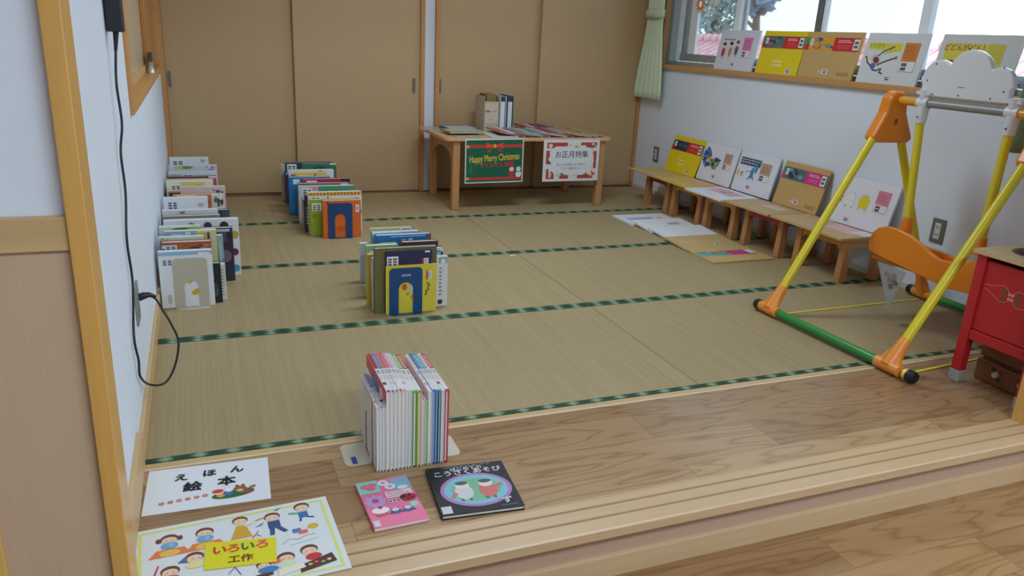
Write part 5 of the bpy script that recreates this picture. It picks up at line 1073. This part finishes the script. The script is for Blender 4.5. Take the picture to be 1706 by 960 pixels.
plate('grey wall outlet with the black plug on the left wall', (.0005, .372, .335), (0, 1, 0), (0, 0, 1), .085, .12, (138, 136, 134), (150, 148, 146))
t = thing('power_adapter', 'black power adapter hanging high on the left wall', 'adapter', (.022, .36, 1.10)); bk = plastic((28, 30, 36), .4)
b = MB(); b.box((.001, .345, 1.102), (.044, .395, 1.24), bk); b.build('brick', t, None, .004)
def smooth_pts(P, n=8):
    out = []
    for i in range(len(P)-1):
        p0, p1, p2, p3 = (Vector(P[max(i-1, 0)]), Vector(P[i]), Vector(P[i+1]), Vector(P[min(i+2, len(P)-1)]))
        for k in range(n):
            s = k/n; out.append(.5*((2*p1)+(p2-p0)*s+(2*p0-5*p1+4*p2-p3)*s*s+(3*p1-p0-3*p2+p3)*s**3))
    return out+[Vector(P[-1])]
CP = [(0.023, 0.362, 1.1035), (0.018, 0.36, 1.053), (0.014, 0.33, 0.969), (0.017, 0.33, 0.867), (0.01, 0.29, 0.792), (0.012, 0.28, 0.687), (0.007, 0.23, 0.565), (0.009, 0.24, 0.442), (0.007, 0.14, 0.319), (0.01, 0.16, 0.239), (0.008, 0.18, 0.18), (0.021, 0.3, 0.099), (0.06, 0.33, 0.087), (0.09, 0.35, 0.13), (0.106, 0.36, 0.204), (0.09, 0.365, 0.263), (0.069, 0.37, 0.311), (0.052, 0.375, 0.345), (0.024, 0.372, 0.36)]
b = MB(); b.tube(smooth_pts(CP), .0034, bk, 10); b.tube([CP[0], CP[1]], [.0075, .004], bk, 12); b.build('cable', t)
b = MB(); b.tube([(.0095, .372, .352), (.022, .372, .356), (.038, .373, .358), (.056, .375, .350)], [.012, .011, .008, .004], bk, 12); b.build('plug', t)

# ------------------------------------------------------------------ small things
b = MB(); c = V(3.612, 2.955, 1.43); P = []; m = plain((226, 140, 50), .6); n = 15
for i in range(n):
    a0, a1, am = 2*math.pi*i/n, 2*math.pi*(i+1)/n, 2*math.pi*(i+.5)/n
    q = lambda r_, a: c+V(0, r_*math.cos(a), r_*math.sin(a))
    b.prism([q(.022, a0), q(.022, a1), q(.036, a1), q(.068, am), q(.036, a0)], (.0015, 0, 0), m)
tag(b.build('paper_sun', None, c), 'orange paper sun ring stuck on the window glass', 'window decoration')
b = MB(); g = plain((120, 190, 140), .6)
for k in range(3): b.prism([V(3.612, .44-.03*k, 1.46), V(3.612, .43-.03*k, 1.46), V(3.612, .50-.045*k, 1.39)], (.0015, 0, 0), g)
tag(b.build('paper_leaf', None, (3.612, .42, 1.4)), 'pale green paper leaf stuck high on the window at the right', 'window decoration')
b = MB(); b.prism([(1.745, 1.735, .0004), (1.775, 1.735, .0004), (1.772, 1.748, .0004), (1.747, 1.748, .0004)], (0, 0, .001), paper((236, 234, 226))); tag(b.build('paper_scrap', None, (1.76, 1.74, 0)), 'tiny white paper scrap on the tatami near the mat seam', 'paper scrap')
